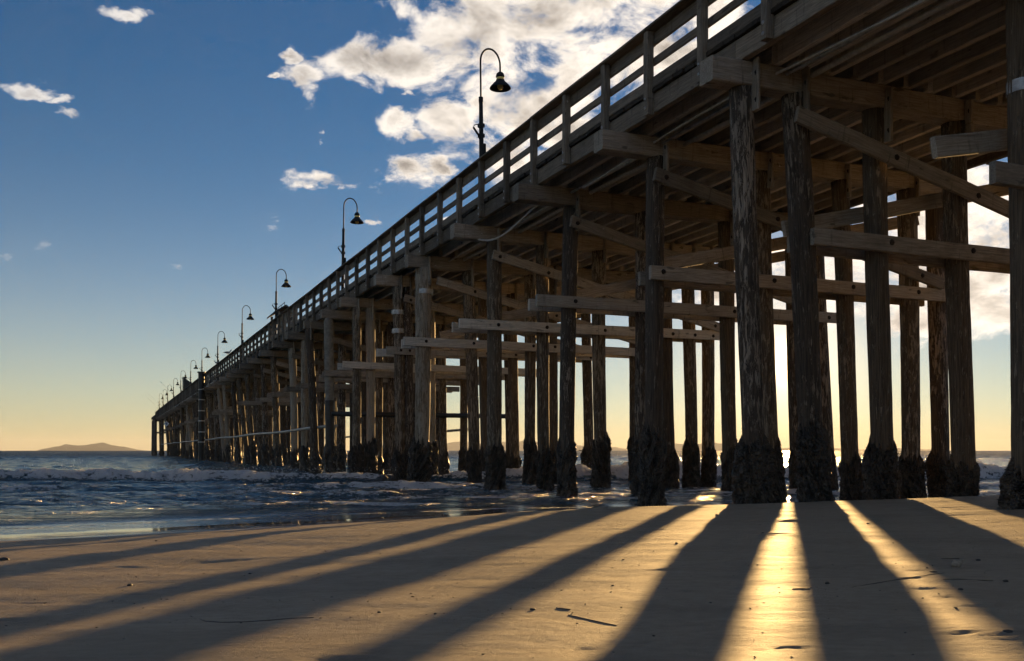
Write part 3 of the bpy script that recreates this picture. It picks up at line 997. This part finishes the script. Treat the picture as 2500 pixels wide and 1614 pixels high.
# railings
POST_U = []
pu = -5.2
while pu < U1:
    POST_U.append(pu)
    pu += 1.72
for side, vo in ((-1, V_L), (1, V_R + .02)):
    vp = vo + side * .085
    for i, u in enumerate(POST_U):
        uu = u + rng.uniform(-.05, .05)
        p0, p1 = P(uu, vp, 7.16 + rng.uniform(-.03, .03)), P(uu, vp, 8.645)
        po = beam('rail_post', p0, p1, .15, .14, 'timber_rail', pier, seg=3, variants=5, q=.02, up=P(0, 1, 0))
        if side < 0 and 5 < u < 48:
            for zz in (7.26, 7.42):
                bolt(po, P(uu, vp - .076, zz), -P(0, 1, 0), False)
            for zz in (8.15, 8.5):
                bolt(po, P(uu - .045, vp + .12, zz), -P(1, 0, 0), False)
    ZJ = [rng.uniform(-.014, .014) for _ in POST_U]
    i = 0
    while i < len(POST_U) - 1:
        n = 3 if i < 40 else 6
        j = min(i + n, len(POST_U) - 1)
        a_, b_ = POST_U[i], POST_U[j]
        ins = vo + side * -.02
        beam('cap_rail', P(a_ + .004, vo + side * .06, 8.672 + ZJ[i]), P(b_ - .004, vo + side * .06, 8.672 + ZJ[j]), .27, .05, 'timber_rail', pier, seg=4)
        beam('top_rail', P(a_ + .004, ins, 8.525 + ZJ[i]), P(b_ - .004, ins, 8.525 + ZJ[j]), .055, .235, 'timber_rail', pier, seg=4)
        beam('mid_rail', P(a_ + .004, ins, 8.12 + ZJ[i]), P(b_ - .004, ins, 8.12 + ZJ[j]), .055, .145, 'timber_rail', pier, seg=4)
        beam('curb', P(a_ + .004, vo - side * .04, 7.71), P(b_ - .004, vo - side * .04, 7.71), .19, .20, 'timber_rail', pier, seg=4)
        i = j

# services slung under the deck
vs, fs = tube_data([P(u, 9.95, 7.05 + .015 * math.sin(u)) for u in np.arange(-5, 40, .6)], .03, 8)
link('conduit', mesh('conduit', vs, fs, M['steel'], True), pier)
vs, fs = tube_data([P(u, 10.45, 7.09 + .02 * math.sin(u * .7)) for u in np.arange(-5, 30, .6)], .045, 8)
link('conduit', mesh('conduit', vs, fs, M['cable'], True), pier)
pts = []
for i in range(25):
    tt = i / 24
    pts.append(P(25.6 - 4.3 * tt, 9.2 + .5 * tt, 7.1 - .62 * math.sin(math.pi * min(1, tt * 1.0)) * (1 - tt) ** .6 * 1.1))
vs, fs = tube_data(pts, .026, 8)
cb = link('conduit', mesh('conduit', vs, fs, M['cable'], True), pier)
cb['label'] = 'pale cable hanging in a loop below the deck edge'
vs, fs = tube_data([P(u, 9.75, 6.98 - .09 * math.sin((u - 6) * .55)) for u in np.arange(6, 20, .5)], .022, 8)
link('conduit', mesh('conduit', vs, fs, M['cable'], True), pier)
# long pipes along both pile rows and a dark strut along the grey pile's bent
for (v, ua, ub, z) in ((9.2, 42.3, 190, 2.15), (17.45, 48, 190, 2.15)):
    vs, fs = tube_data([P(u, v, z + .03 * math.sin(u * .3)) for u in np.arange(ua, ub, 2.3)], .07, 10)
    link('pipe', mesh('pipe', vs, fs, M['pipe'], True), pier)
vs, fs = tube_data([P(42.02, 8.95, 2.66), P(42.02, 12.5, 2.66), P(42.02, 17.6, 2.66)], .11, 10)
link('strut', mesh('strut', vs, fs, M['pile_jacket'], True), pier)
vs, fs = tube_data([P(u, 8.76, 7.13 - .03 * abs(math.sin(u * .34))) for u in np.arange(88, 205, 2.3)], .045, 8)
link('pipe', mesh('pipe', vs, fs, M['pipe'], True), pier)
# steel bands
for (key, zs_, rr) in (((9, 0), (5.25, 5.9), .225), ((8, 0), (6.05,), .275), ((3, 0), (5.62,), .215)):
    bot, top, po = PILE_POS[key]
    ax = (top - bot).normalized()
    for zz in zs_:
        c_ = bot.lerp(top, (zz - bot.z) / (top.z - bot.z))
        vs, fs = lathe_data([(rr - .012, -.075), (rr, -.075), (rr, .075), (rr - .012, .075)], 24)
        box_data((rr + .02, 0, 0), (.06, .05, .14), vs, fs)
        link('steel_band', mesh('steel_band', vs, fs, M['steel']), po, Matrix.Translation(c_) @ ax.to_track_quat('Z', 'Y').to_matrix().to_4x4())
# black fender pile with pale bands standing outside the railing
fu, fv = 102.0, 8.72
vs, fs = lathe_data([(.31, -2.2), (.31, 8.75), (.40, 8.76), (.40, 8.88), (.05, 8.9)], 20)
fp_ = link('fender_pile', mesh('fender_pile', vs, fs, M['pile_jacket'], False), pier, Matrix.Translation(P(fu, fv, 0)))
fp_['label'] = 'tall black fender pile with pale bands'
BAND = mesh('band', *lathe_data([(.3, -.05), (.33, -.05), (.33, .05), (.3, .05)], 20), M['steel'])
for zz in (1.9, 2.9, 4.0, 5.0, 6.1, 7.1):
    link('band', BAND, fp_, Matrix.Translation(P(fu, fv, zz)))
# closely set end piles and the end platform fascia
for i in range(12):
    q = P(U1 - .3 - i * 1.3, 8.5, -2.2)
    link('pile', PILES['pile'][i % 4], pier, Matrix.Translation(q) @ Matrix.Diagonal((1.15, 1.15, (7.0 + 2.2) / 9, 1)))
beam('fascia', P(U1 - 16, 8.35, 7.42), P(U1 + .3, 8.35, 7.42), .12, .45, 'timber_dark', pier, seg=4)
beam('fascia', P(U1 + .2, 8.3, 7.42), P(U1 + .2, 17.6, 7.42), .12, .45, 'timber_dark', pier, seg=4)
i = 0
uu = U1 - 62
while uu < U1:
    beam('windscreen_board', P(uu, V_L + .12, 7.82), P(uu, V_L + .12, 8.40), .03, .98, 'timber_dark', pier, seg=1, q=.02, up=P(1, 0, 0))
    uu += .99

# ------------------------------------------------------------------ lamps
def lamp_parts():
    d = {}
    vs, fs = tube_data([(0, 0, 0), (0, 0, .25), (0, 0, .26), (0, 0, 2.0), (0, 0, 3.05), (0, 0, 3.06), (0, 0, 3.2), (0, 0, 3.21)],
                       [.095, .09, .068, .064, .055, .064, .062, .04], 14)
    d['pole'] = mesh('pole', vs, fs, M['lamp'], False)
    pts = [(0, 0, 3.15), (0, 0, 3.9), (0, 0, 4.12)]
    for i in range(1, 19):
        a = math.pi * i / 18
        pts.append((.31 - .31 * math.cos(a), 0, 4.18 + .40 * math.sin(a)))
    pts.append((.62, 0, 3.98))
    vs, fs = tube_data(pts, .026, 10)
    d['arm'] = mesh('arm', vs, fs, M['lamp'], True)
    vs, fs = lathe_data([(.02, 4.02), (.045, 4.0), (.10, 3.96), (.12, 3.90), (.122, 3.86), (.10, 3.85), (.10, 3.78), (.122, 3.775), (.13, 3.74), (.19, 3.69), (.27, 3.60), (.30, 3.55), (.295, 3.54), (.25, 3.585), (.1, 3.70)], 24, c=(.62, 0))
    d['lamp_shade'] = mesh('lamp_shade', vs, fs, M['lamp'], True)
    vs, fs = lathe_data([(.104, 3.845), (.106, 3.785)], 24, c=(.62, 0))
    d['glass_ring'] = mesh('glass_ring', vs, fs, M['glass'], True)
    vs, fs = lathe_data([(.06, 3.70), (.085, 3.63), (.085, 3.57), (.05, 3.52), (.005, 3.505)], 16, c=(.62, 0))
    d['bulb'] = mesh('bulb', vs, fs, M['glass'], True)
    vs, fs = tube_data([(-.05, 0, 2.42), (-.14, 0, 2.43), (-.22, 0, 2.40), (-.24, 0, 2.33), (-.19, 0, 2.26)], .012, 8)
    tube_data([(-.245, 0, 2.34), (-.06, 0, 2.12)], .03, 8, vs, fs)
    box_data((-.0, 0, 2.42), (.15, .14, .1), vs, fs)
    box_data((-.0, 0, 2.14), (.15, .14, .1), vs, fs)
    d['bracket'] = mesh('bracket', vs, fs, M['lamp'])
    vs, fs = [], []
    box_data((.09, 0, 1.78), (.06, .1, .3), vs, fs)
    d['junction_box'] = mesh('junction_box', vs, fs, M['lamp'])
    return d


LP = lamp_parts()
ORD = ['first', 'second', 'third', 'fourth', 'fifth', 'sixth', 'seventh', 'eighth', 'ninth', 'tenth', 'eleventh', 'twelfth', 'thirteenth']
LAMPX = [1177, 836, 673, 590, 531, 493, 465, 441, 423.5, 409, 398, 388.5]
for i, px in enumerate(LAMPX):
    v = 9.55
    A_ = v / CT
    yy = F * A_ / (px - 260)
    u = (yy - v * ST) / CT
    base = P(u, v, DECK_Z)
    e = bpy.data.objects.new('street_lamp', None)
    col.objects.link(e)
    mw = Matrix.Translation(base) @ Matrix.Rotation(TH + R(8), 4, 'Z') @ Matrix.Rotation(R((-.7, .9, .6, .7, .5, 0, .6, .5, .2, .4, .3, .3)[i]), 4, 'Y')
    e.matrix_basis = mw
    WM[e] = mw
    for k, me in LP.items():
        link(k, me, e, mw)
    lab = {0: 'large black gooseneck lamp nearest the shore, tallest in view above the pier railing'}.get(i, '%s gooseneck lamp from the shore along the pier railing' % ORD[i])
    tag(e, lab, 'street lamp', 'gooseneck lamps along the pier')

# ------------------------------------------------------------------ on the pier: kiosk, shelter, gulls, people
def thing(name, mw, label, cat, group=None):
    e = bpy.data.objects.new(name, None)
    col.objects.link(e)
    e.matrix_basis = mw
    WM[e] = mw
    tag(e, label, cat, group)
    return e


PR = Matrix.Rotation(TH, 4, 'Z')             # local x across the pier, local y out to sea
kb = P(64.1, 10.4, DECK_Z)
kw = Matrix.Translation(kb) @ PR @ Matrix.Diagonal((1.1, 1.1, 1.24, 1))
kiosk = thing('kiosk', kw, 'small gable-roofed notice shelter behind the pier railing by the third lamp', 'kiosk')
for sx in (-.35, .35):
    for sy in (-1.3, 1.3):
        vs, fs = [], []
        box_data((sx, sy, .9), (.12, .12, 1.8), vs, fs)
        link('post', mesh('post', vs, fs, M['timber']), kiosk, kw)
vs = [(-.6, -1.6, 1.78), (0, -1.6, 2.12), (.6, -1.6, 1.78), (-.6, 1.6, 1.78), (0, 1.6, 2.12), (.6, 1.6, 1.78), (-.6, -1.6, 1.70), (0, -1.6, 2.04), (.6, -1.6, 1.70), (-.6, 1.6, 1.70), (0, 1.6, 2.04), (.6, 1.6, 1.70)]
fs = [(0, 1, 4, 3), (1, 2, 5, 4), (6, 9, 10, 7), (7, 10, 11, 8), (0, 6, 7, 1), (1, 7, 8, 2), (3, 4, 10, 9), (4, 5, 11, 10), (0, 3, 9, 6), (2, 8, 11, 5)]
rf_ = link('roof', mesh('roof', vs, fs, M['roof']), kiosk, kw)
vs, fs = tube_data([(0, -1.2, 2.28), (0, 1.2, 2.28)], .02, 6)
for yy in (-1.1, 0, 1.1):
    tube_data([(0, yy, 2.1), (0, yy, 2.28)], .015, 6, vs, fs)
link('ridge_rail', mesh('ridge_rail', vs, fs, M['lamp']), rf_, kw)
vs, fs = [], []
box_data((0, 0, 1.25), (.06, 2.4, .7), vs, fs)
link('notice_board', mesh('notice_board', vs, fs, M['panel']), kiosk, kw)
# slatted rail screens in front of the kiosk
for u in list(np.arange(54.3, 55.8, .3)) + list(np.arange(51.0, 52.4, .3)):
    beam('rail_slat', P(u, V_L - .06, 7.2), P(u, V_L - .06, 8.64), .05, .10, 'timber', pier, seg=1, q=.02, up=P(1, 0, 0))

sb = P(139.5, 10.1, DECK_Z)
sw = Matrix.Translation(sb) @ PR
shel = thing('wind_shelter', sw, 'dark panelled wind shelter rising above the far pier railing', 'shelter')
vs = [(-.55, -1.2, 0), (.55, -1.2, 0), (.55, 1.2, 0), (-.55, 1.2, 0), (-.55, -1.2, 3.2), (.55, -1.2, 2.35), (.55, 1.2, 2.35), (-.55, 1.2, 3.2)]
fs = [(0, 3, 2, 1), (4, 5, 6, 7), (0, 1, 5, 4), (1, 2, 6, 5), (2, 3, 7, 6), (3, 0, 4, 7)]
link('wall', mesh('wall', vs, fs, M['panel']), shel, sw)
vs = [(-.62, -1.28, 3.27), (.62, -1.28, 2.31), (.62, 1.28, 2.31), (-.62, 1.28, 3.27), (-.62, -1.28, 3.32), (.62, -1.28, 2.36), (.62, 1.28, 2.36), (-.62, 1.28, 3.32)]
link('roof', mesh('roof', vs, fs, M['roof']), shel, sw)


def ellipsoid(c, s, rot=None, nu=12, nv=8, vs=None, fs=None):
    vs = [] if vs is None else vs
    fs = [] if fs is None else fs
    b0 = len(vs)
    for i in range(nv + 1):
        th = math.pi * i / nv
        for k in range(nu):
            ph = 2 * math.pi * k / nu
            p = Vector((s[0] * math.sin(th) * math.cos(ph), s[1] * math.sin(th) * math.sin(ph), s[2] * math.cos(th)))
            if rot is not None:
                p = rot @ p
            vs.append(p + Vector(c))
    for i in range(nv):
        for k in range(nu):
            k2 = (k + 1) % nu
            fs.append((b0 + i * nu + k, b0 + (i + 1) * nu + k, b0 + (i + 1) * nu + k2, b0 + i * nu + k2))
    return vs, fs


def gull(mw, label, sit=False):
    e = thing('gull', mw, label, 'gull', 'gulls on the pier railing')
    lift = .05 if sit else .16
    prof = [(-.25, 0, .01), (-.18, .025, .0), (-.08, .068, -.005), (.03, .08, -.005), (.11, .06, .02), (.155, .042, .07), (.18, .036, .12), (.205, .042, .155), (.235, .036, .165), (.255, .014, .16)]
    vs, fs = tube_data([(x, 0, lift + .08 + z) for x, r_, z in prof], [max(r_, .006) for x, r_, z in prof], 12)
    body = link('body', mesh('body', vs, fs, M['gull_white'], True), e, mw)
    for s in (-1, 1):
        vs, fs = ellipsoid((-.07, s * .066, lift + .095), (.17, .018, .05), Matrix.Rotation(R(-6), 3, 'Y'), 12, 8)
        link('wing', mesh('wing', vs, fs, M['gull_grey'], True), e, mw)
        vs, fs = tube_data([(.01, s * .03, lift + .04), (.0, s * .03, 0.0), (.04, s * .03, .006)], .008, 6)
        link('leg', mesh('leg', vs, fs, M['gull_beak']), e, mw)
    vs, fs = tube_data([(.25, 0, lift + .24), (.28, 0, lift + .237), (.305, 0, lift + .225)], [.013, .011, .004], 8)
    link('beak', mesh('beak', vs, fs, M['gull_beak']), body, mw)
    vs, fs = tube_data([(-.22, 0, lift + .095), (-.33, 0, lift + .075)], [.02, .006], 8)
    link('tail', mesh('tail', vs, fs, M['gull_grey']), body, mw)
    return e


def on_rail(px):
    A_ = (V_L - .06) / CT
    yy = F * A_ / (px - 260)
    return P((yy - (V_L - .06) * ST) / CT, V_L - .06, 8.70)


gull(Matrix.Translation(on_rail(556)) @ Matrix.Rotation(R(4), 4, 'Z') @ Matrix.Scale(1.25, 4), 'gull standing side-on on the pier railing right of the fourth lamp')
gull(Matrix.Translation(on_rail(530)) @ Matrix.Rotation(R(175), 4, 'Z') @ Matrix.Scale(1.1, 4), 'gull crouched on the railing at the foot of the fifth lamp', True)


def person(loc, rotz, label, shirt, h=1.7, lean=0.0, rod=False):
    """standing figure facing local +y with forearms on the railing, one skinned body"""
    s = h / 1.72
    mw = Matrix.Translation(loc) @ Matrix.Rotation(rotz, 4, 'Z') @ Matrix.Scale(s, 4)
    e = thing('person', mw, label, 'person', 'people on the pier')
    V_ = [(0, 0, .95, .13, .10), (0, .01, 1.12, .125, .095), (0, .02 + lean * .4, 1.32, .15, .10), (0, .02 + lean * .6, 1.43, .09, .07), (0, .03 + lean * .7, 1.50, .05, .05), (0, .05 + lean * .8, 1.56, .07, .085), (0, .05 + lean * .8, 1.64, .078, .095), (0, .045 + lean * .8, 1.70, .055, .07)]
    E_ = [(i, i + 1) for i in range(7)]
    for sx in (-1, 1):
        b0 = len(V_)
        V_ += [(sx * .1, 0, .86, .085, .085), (sx * .11, .02, .48, .058, .06), (sx * .115, -.01, .1, .042, .045), (sx * .12, .12, .04, .035, .03)]
        E_ += [(0, b0), (b0, b0 + 1), (b0 + 1, b0 + 2), (b0 + 2, b0 + 3)]
        b1 = len(V_)
        V_ += [(sx * .18, .02 + lean * .5, 1.40, .055, .055), (sx * .23, .06 + lean * .6, 1.14, .042, .042), (sx * .16, .27 + lean * .6, 1.06, .033, .033), (sx * .14, .34 + lean * .6, 1.05, .03, .02)]
        E_ += [(3, b1), (b1, b1 + 1), (b1 + 1, b1 + 2), (b1 + 2, b1 + 3)]
    me = bpy.data.meshes.new('body')
    me.from_pydata([v[:3] for v in V_], E_, [])
    for mm in (M['skin'], M[shirt], M['jeans']):
        me.materials.append(mm)
    o = link('body', me, e, mw)
    sk = o.modifiers.new('skin', 'SKIN')
    sd = me.skin_vertices.new(name='') if not me.skin_vertices else me.skin_vertices[0]
    for i, v in enumerate(V_):
        sd.data[i].radius = v[3:5]
        sd.data[i].use_root = (i == 0)
    o.modifiers.new('sub', 'SUBSURF').levels = 1
    dg_ = bpy.context.evaluated_depsgraph_get()
    me2 = bpy.data.meshes.new_from_object(o.evaluated_get(dg_))
    o.modifiers.clear()
    o.data = me2
    if not me2.materials:
        for mm in (M['skin'], M[shirt], M['jeans']):
            me2.materials.append(mm)
    for p in me2.polygons:
        zc = p.center.z
        p.use_smooth = True
        p.material_index = 0 if zc > 1.44 or (p.center.y > .24 + lean * .6) else (1 if zc > .93 else 2)
    hv, hf = ellipsoid((0, .035 + lean * .8, 1.645), (.088, .1, .09), None, 12, 8)
    link('hair', mesh('hair', hv, hf, M['hair'], True), e, mw)
    if rod:
        pass
    return e


person(P(52.3, 10.7, DECK_Z), TH + R(100), 'person in a purple top seen through the pier railing', 'purple', 1.68, .05)
person(P(55.9, 10.9, DECK_Z), TH + R(80), 'dark-haired person in dark clothes behind the railing beside the purple top', 'navy', 1.62, .05)
person(P(177, 9.75, DECK_Z), TH + R(90), 'dark figure leaning on the far railing beside the eleventh lamp', 'navy', 1.75, .05)
person(P(200.5, 9.9, DECK_Z), TH + R(95), 'dark figure standing at the seaward end of the pier', 'navy', 1.75, .0)
person(P(193.5, 9.9, DECK_Z), TH + R(60), 'stooped dark figure near the end of the pier', 'navy', 1.65, .15)
for k, (u, z1) in enumerate(((200.0, 11.6), (186.0, 11.2), (151.0, 11.4))):
    a_ = P(u, 9.4, 8.75)
    b_ = P(u + .8, 6.9, z1)
    vs, fs = tube_data([a_, a_.lerp(b_, .5), b_], [.018, .012, .006], 6)
    rd = link('fishing_rod', mesh('fishing_rod', vs, fs, M['lamp']))
    tag(rd, ('thin fishing rod slanting out over the water at the pier end', 'thin fishing rod leaning out by the ninth lamp', 'thin fishing rod leaning out by the eighth lamp')[k], 'fishing rod', 'fishing rods')

# white diamond sign on an outer pile near the end
sgp = P(168.0, 8.95, 5.35)
sgw = Matrix.Translation(sgp) @ Matrix.Rotation(R(6), 4, 'Z')
sg = thing('warning_sign', sgw, 'small white diamond sign fixed to a pile near the pier end', 'sign')
vs = [(0, 0, -.45), (.45, 0, 0), (0, 0, .45), (-.45, 0, 0), (0, .03, -.45), (.45, .03, 0), (0, .03, .45), (-.45, .03, 0)]
fs = [(0, 1, 2, 3), (7, 6, 5, 4), (0, 4, 5, 1), (1, 5, 6, 2), (2, 6, 7, 3), (3, 7, 4, 0)]
plate = link('plate', mesh('plate', vs, fs, M['sign']), sg, sgw)
vs = [(0, -.01, -.2), (.17, -.01, 0), (0, -.01, .2), (-.17, -.01, 0), (0, -.005, -.2), (.17, -.005, 0), (0, -.005, .2), (-.17, -.005, 0)]
link('mark', mesh('mark', vs, fs, M['sign_blue']), plate, sgw)
vs, fs = [], []
box_data((0, .35, 0), (.08, .66, .08), vs, fs)
link('bracket', mesh('bracket', vs, fs, M['lamp']), sg, sgw)

# ------------------------------------------------------------------ fishing boat on the horizon
bw = Matrix.Translation(((1424 - CX) / F * 1900, 1900, 0)) @ Matrix.Rotation(R(8), 4, 'Z')
boat = thing('fishing_boat', bw, 'tiny fishing boat with masts on the horizon between the piles', 'boat')
vs, fs = [], []
for (x, hw, z0, z1) in ((-9, 2.2, -.6, 1.4), (-5, 2.6, -1, 1.3), (2, 2.6, -1, 1.6), (6, 1.8, -.8, 2.2), (9.5, .15, .4, 3.0)):
    vs += [(x, -hw, z1), (x, -hw * .6, z0), (x, hw * .6, z0), (x, hw, z1)]
for i in range(4):
    for k in range(4):
        k2 = (k + 1) % 4
        fs.append((i * 4 + k, i * 4 + k2, i * 4 + 4 + k2, i * 4 + 4 + k))
fs += [(0, 3, 2, 1), (16, 17, 18, 19)]
link('hull', mesh('hull', vs, fs, M['hull']), boat, bw)
vs, fs = [], []
box_data((2.2, 0, 2.9), (4.5, 3, 2.6), vs, fs)
box_data((2.6, 0, 5.0), (3.0, 2.4, 1.7), vs, fs)
link('cabin', mesh('cabin', vs, fs, M['cabin']), boat, bw)
for (x, a, L) in ((-1.2, 0, 14), (-6.5, 0, 8)):
    vs, fs = tube_data([(x, 0, 1), (x, 0, 1 + L)], [.22, .12], 8)
    tube_data([(x, 0, 2), (x - 5, 0, 2 + L * .6)], [.14, .08], 8, vs, fs)
    link('mast', mesh('mast', vs, fs, M['hull']), boat, bw)


# ------------------------------------------------------------------ rocks, spray and things on the sand
def rock_mesh(seed, mat='rock', n=14):
    vs, fs = ellipsoid((0, 0, 0), (1, 1, 1), None, n, n // 2 + 2)
    arr = np.array([tuple(v) for v in vs])
    f = 1 + .45 * fbm(arr[:, 0] * 1.3 + seed, arr[:, 1] * 1.3 + arr[:, 2] * .9, seed, 3)
    return mesh('rock', arr * f[:, None], fs, M[mat], mat != 'rock')


for k, (px, py, s) in enumerate(((932, 1176, (.28, .25, .22)), (955, 1177, (.2, .22, .17)))):
    q = pix(px, py + 4, 0.1)
    r_ = link('rock', rock_mesh(400 + k), None, Matrix.Translation((q.x, q.y, .1)) @ Matrix.Diagonal((*s, 1)))
    tag(r_, ('larger dark rock in the foam left of the pale pile', 'smaller dark rock in the foam touching the larger one')[k], 'rock', 'rocks in the surf')

sv, sf = [], []


def burst(c, n, sx, sz, sd):
    r_ = np.random.default_rng(sd)
    for _ in range(n):
        a = r_.normal(0, 1)
        h_ = abs(r_.normal(0, 1))
        p = Vector(c) + Vector((a * sx * (.3 + h_ * .6), r_.normal(0, .25), h_ * sz * math.exp(-abs(a) * .3)))
        s = r_.uniform(.006, .022)
        q = len(sv)
        for _k in range(4):
            sv.append(tuple(p + Vector(r_.uniform(-s, s, 3))))
        sf.extend([(q, q + 1, q + 2), (q, q + 1, q + 3), (q, q + 2, q + 3), (q + 1, q + 2, q + 3)])


burst((3.3, 34.0, .35), 500, .45, .40, 1)
burst((2.1, 34.0, .35), 300, .4, .3, 2)
burst((-7.6, 33.6, .3), 350, .9, .25, 3)
burst((-14.6, 33.0, .3), 300, .7, .22, 4)
burst((-10.5, 33.4, .3), 200, 1.2, .14, 5)
burst((11.5, 36.0, .3), 200, .5, .25, 6)
for k in range(26):
    xx = -17 + k * 1.15
    burst((xx, 34.0 + .1 * xx, .38), 45, .5, .12, 20 + k)
spr = link('spray', mesh('spray', sv, sf, M['spray']))
tag(spr, 'fine white spray thrown up where the breaker meets the piles', 'spray', kind='stuff')


def on_sand(px, py):
    q = pix(px, py, .33)
    for _ in range(6):
        q = pix(px, py, ground(q.x, q.y))
    return q


def strand(name, pts, r_, mat, label, cat, group=None):
    r_ *= .62
    w_ = []
    for (px, py) in pts:
        q = on_sand(px, py)
        w_.append(Vector((q.x, q.y, q.z + r_ * .15)))
    o0 = w_[0].copy()
    n = len(w_)
    vs, fs = tube_data([p - o0 for p in w_], [r_ * (.5 + .5 * math.sin(math.pi * (i + .5) / n)) for i in range(n)], 7)
    o = link(name, mesh(name, vs, fs, M[mat], True), None, Matrix.Translation(o0))
    tag(o, label, cat, group)


strand('kelp_strand', [(488, 1511), (500, 1517), (540, 1520), (600, 1519), (660, 1515), (710, 1510), (767, 1508)], .005, 'kelp', 'long thin dark kelp strand lying on shaded sand at lower left', 'kelp')
strand('twig', [(1388, 1502), (1430, 1512), (1475, 1522), (1505, 1528)], .006, 'kelp', 'thin twig lying on the sand edge of the widest shadow', 'twig')
strand('twig', [(2080, 1434), (2140, 1424), (2200, 1414), (2260, 1405), (2305, 1399)], .005, 'kelp', 'long bent twig crossing the shadow edge near the pale shell', 'twig')
strand('twig', [(2270, 1396), (2280, 1397), (2288, 1397)], .009, 'kelp', 'short stubby dark twig beside the pale shell', 'twig')
strand('twig', [(2298, 1364), (2320, 1365), (2342, 1364)], .008, 'kelp', 'short dark twig above the pale shell', 'twig')
strand('kelp_strand', [(2302, 1415), (2340, 1415), (2380, 1417), (2425, 1419)], .008, 'kelp', 'straight dark kelp strand right of the bent twig', 'kelp')
strand('twig', [(1935, 1439), (1955, 1438), (1978, 1439)], .007, 'kelp', 'small dark twig on the bright strip of sand', 'twig')
strand('twig', [(1358, 1485), (1375, 1487), (1392, 1489)], .007, 'kelp', 'tiny dark twig on lit sand at centre', 'twig')
shq = on_sand(2335, 1384)
vs, fs = ellipsoid((0, 0, .02), (.034, .022, .026), Matrix.Rotation(R(-25), 3, 'Y'), 12, 8)
tube_data([(.026, 0, .035), (.05, 0, .052)], [.012, .004], 6, vs, fs)
tag(link('shell', mesh('shell', vs, fs, M['shell'], True), None, Matrix.Translation((shq.x, shq.y, shq.z))), 'pale pointed shell standing on lit sand at right', 'shell')
PEB = [(10, 1368, .05, 'broad dark clump of weed at the left edge of the sand'), (317, 1430, .028, 'dark pebble on shaded sand below the tyre tracks'), (610, 1401, .016, 'small dark pebble on shaded sand above the kelp strand'),
       (381, 1321, .018, 'dark pebble between the two farthest shadows'), (926, 1496, .016, 'dark pebble on shaded sand below centre'), (1300, 1489, .02, 'dark pebble on lit sand left of the tiny twig'),
       (1652, 1327, .022, 'larger of the dark pebbles on the bright sand strip'), (1496, 1430, .012, 'tiny pebble at the edge of the wide shadow'), (2020, 1425, .026, 'rounded dark pebble inside the broad shadow'), (2119, 1279, .022, 'small dark pebble on bright sand near the piles'),
       (2388, 1369, .026, 'dark pebble at the right shadow edge above the shell'), (2455, 1420, .026, 'dark pebble at the end of the straight kelp strand'), (2460, 1545, .03, 'flat dark pebble near the bottom right corner'),
       (1062, 1499, .012, 'tiny dark pebble on lit sand below centre'), (1862, 1301, .018, 'small dark pebble at the edge of the bright strip'), (1750, 1258, .03, 'dark clump on the sand below the twin piles'), (2345, 1440, .022, 'dark pebble on the lower right drag mark')]
PM = [rock_mesh(500 + i, 'pebble', 10) for i in range(4)]
for i, (px, py, s, lab) in enumerate(PEB):
    q = on_sand(px, py)
    s *= .55
    o = link('weed_clump' if 'clump' in lab else 'pebble', PM[i % 4], None, Matrix.Translation((q.x, q.y, q.z + s * .22)) @ Matrix.Rotation(i * 1.3, 4, 'Z') @ Matrix.Diagonal((s * 1.3, s, s * .6, 1)))
    tag(o, lab, 'weed' if 'clump' in lab else 'pebble', 'weed clumps on the sand' if 'clump' in lab else 'pebbles on the sand')

# fine grit: crumbs of shell and weed strewn over the sand, in loose lines left by the swash
gv, gf = [], []
gr_ = random.Random(77)
for k in range(900):
    yy = gr_.uniform(2.8, 13) if k < 450 else gr_.choice((4.6, 5.2, 6.3, 8.0, 10.6)) + gr_.gauss(0, .07)
    xx = gr_.uniform(-.6, .6) * yy
    if k >= 450:
        yy += .12 * math.sin(xx * 1.7) + .05 * xx
    zz = ground(xx, yy)
    s_ = gr_.uniform(.002, .007)
    q = len(gv)
    for _k in range(4):
        gv.append((xx + gr_.uniform(-s_, s_) * 1.6, yy + gr_.uniform(-s_, s_), zz + .001 + gr_.uniform(-s_, s_) * .8))
    gf += [(q, q + 1, q + 2), (q, q + 1, q + 3), (q, q + 2, q + 3), (q + 1, q + 2, q + 3)]
tag(link('shell_grit', mesh('shell_grit', gv, gf, M['pebble'])), 'dark crumbs of shell and weed strewn over the sand', 'grit', kind='stuff')

# ------------------------------------------------------------------ air
HZ = 33800.0
vs = [(sx * HZ, sy, zz) for zz in (-190.0, 360.0) for sx, sy in ((-1, -2000.0), (1, -2000.0), (1, 34500.0), (-1, 34500.0))]
vs = [(v[0] * 6.2 if False else v[0], v[1], v[2]) for v in vs]
hz = bpy.data.meshes.new('haze')
hz.from_pydata(vs, [], [(3, 2, 1, 0), (4, 5, 6, 7), (0, 1, 5, 4), (1, 2, 6, 5), (2, 3, 7, 6), (3, 0, 4, 7)])
hm = bpy.data.materials.new('haze')
hm.use_nodes = True
ht = NT(hm.node_tree)
pv = ht.node('ShaderNodeVolumePrincipled')
pv.inputs['Color'].default_value = (0.88, 0.93, 1.0, 1)
pv.inputs['Density'].default_value = 2.2e-5
pv.inputs['Anisotropy'].default_value = 0.2
ho = ht.node('ShaderNodeOutputMaterial')
ht.t.links.new(pv.outputs[0], ho.inputs['Volume'])
hz.materials.append(hm)
hzo = link('haze', hz)
tag(hzo, 'thin warm evening haze over the sea', 'haze', kind='stuff')
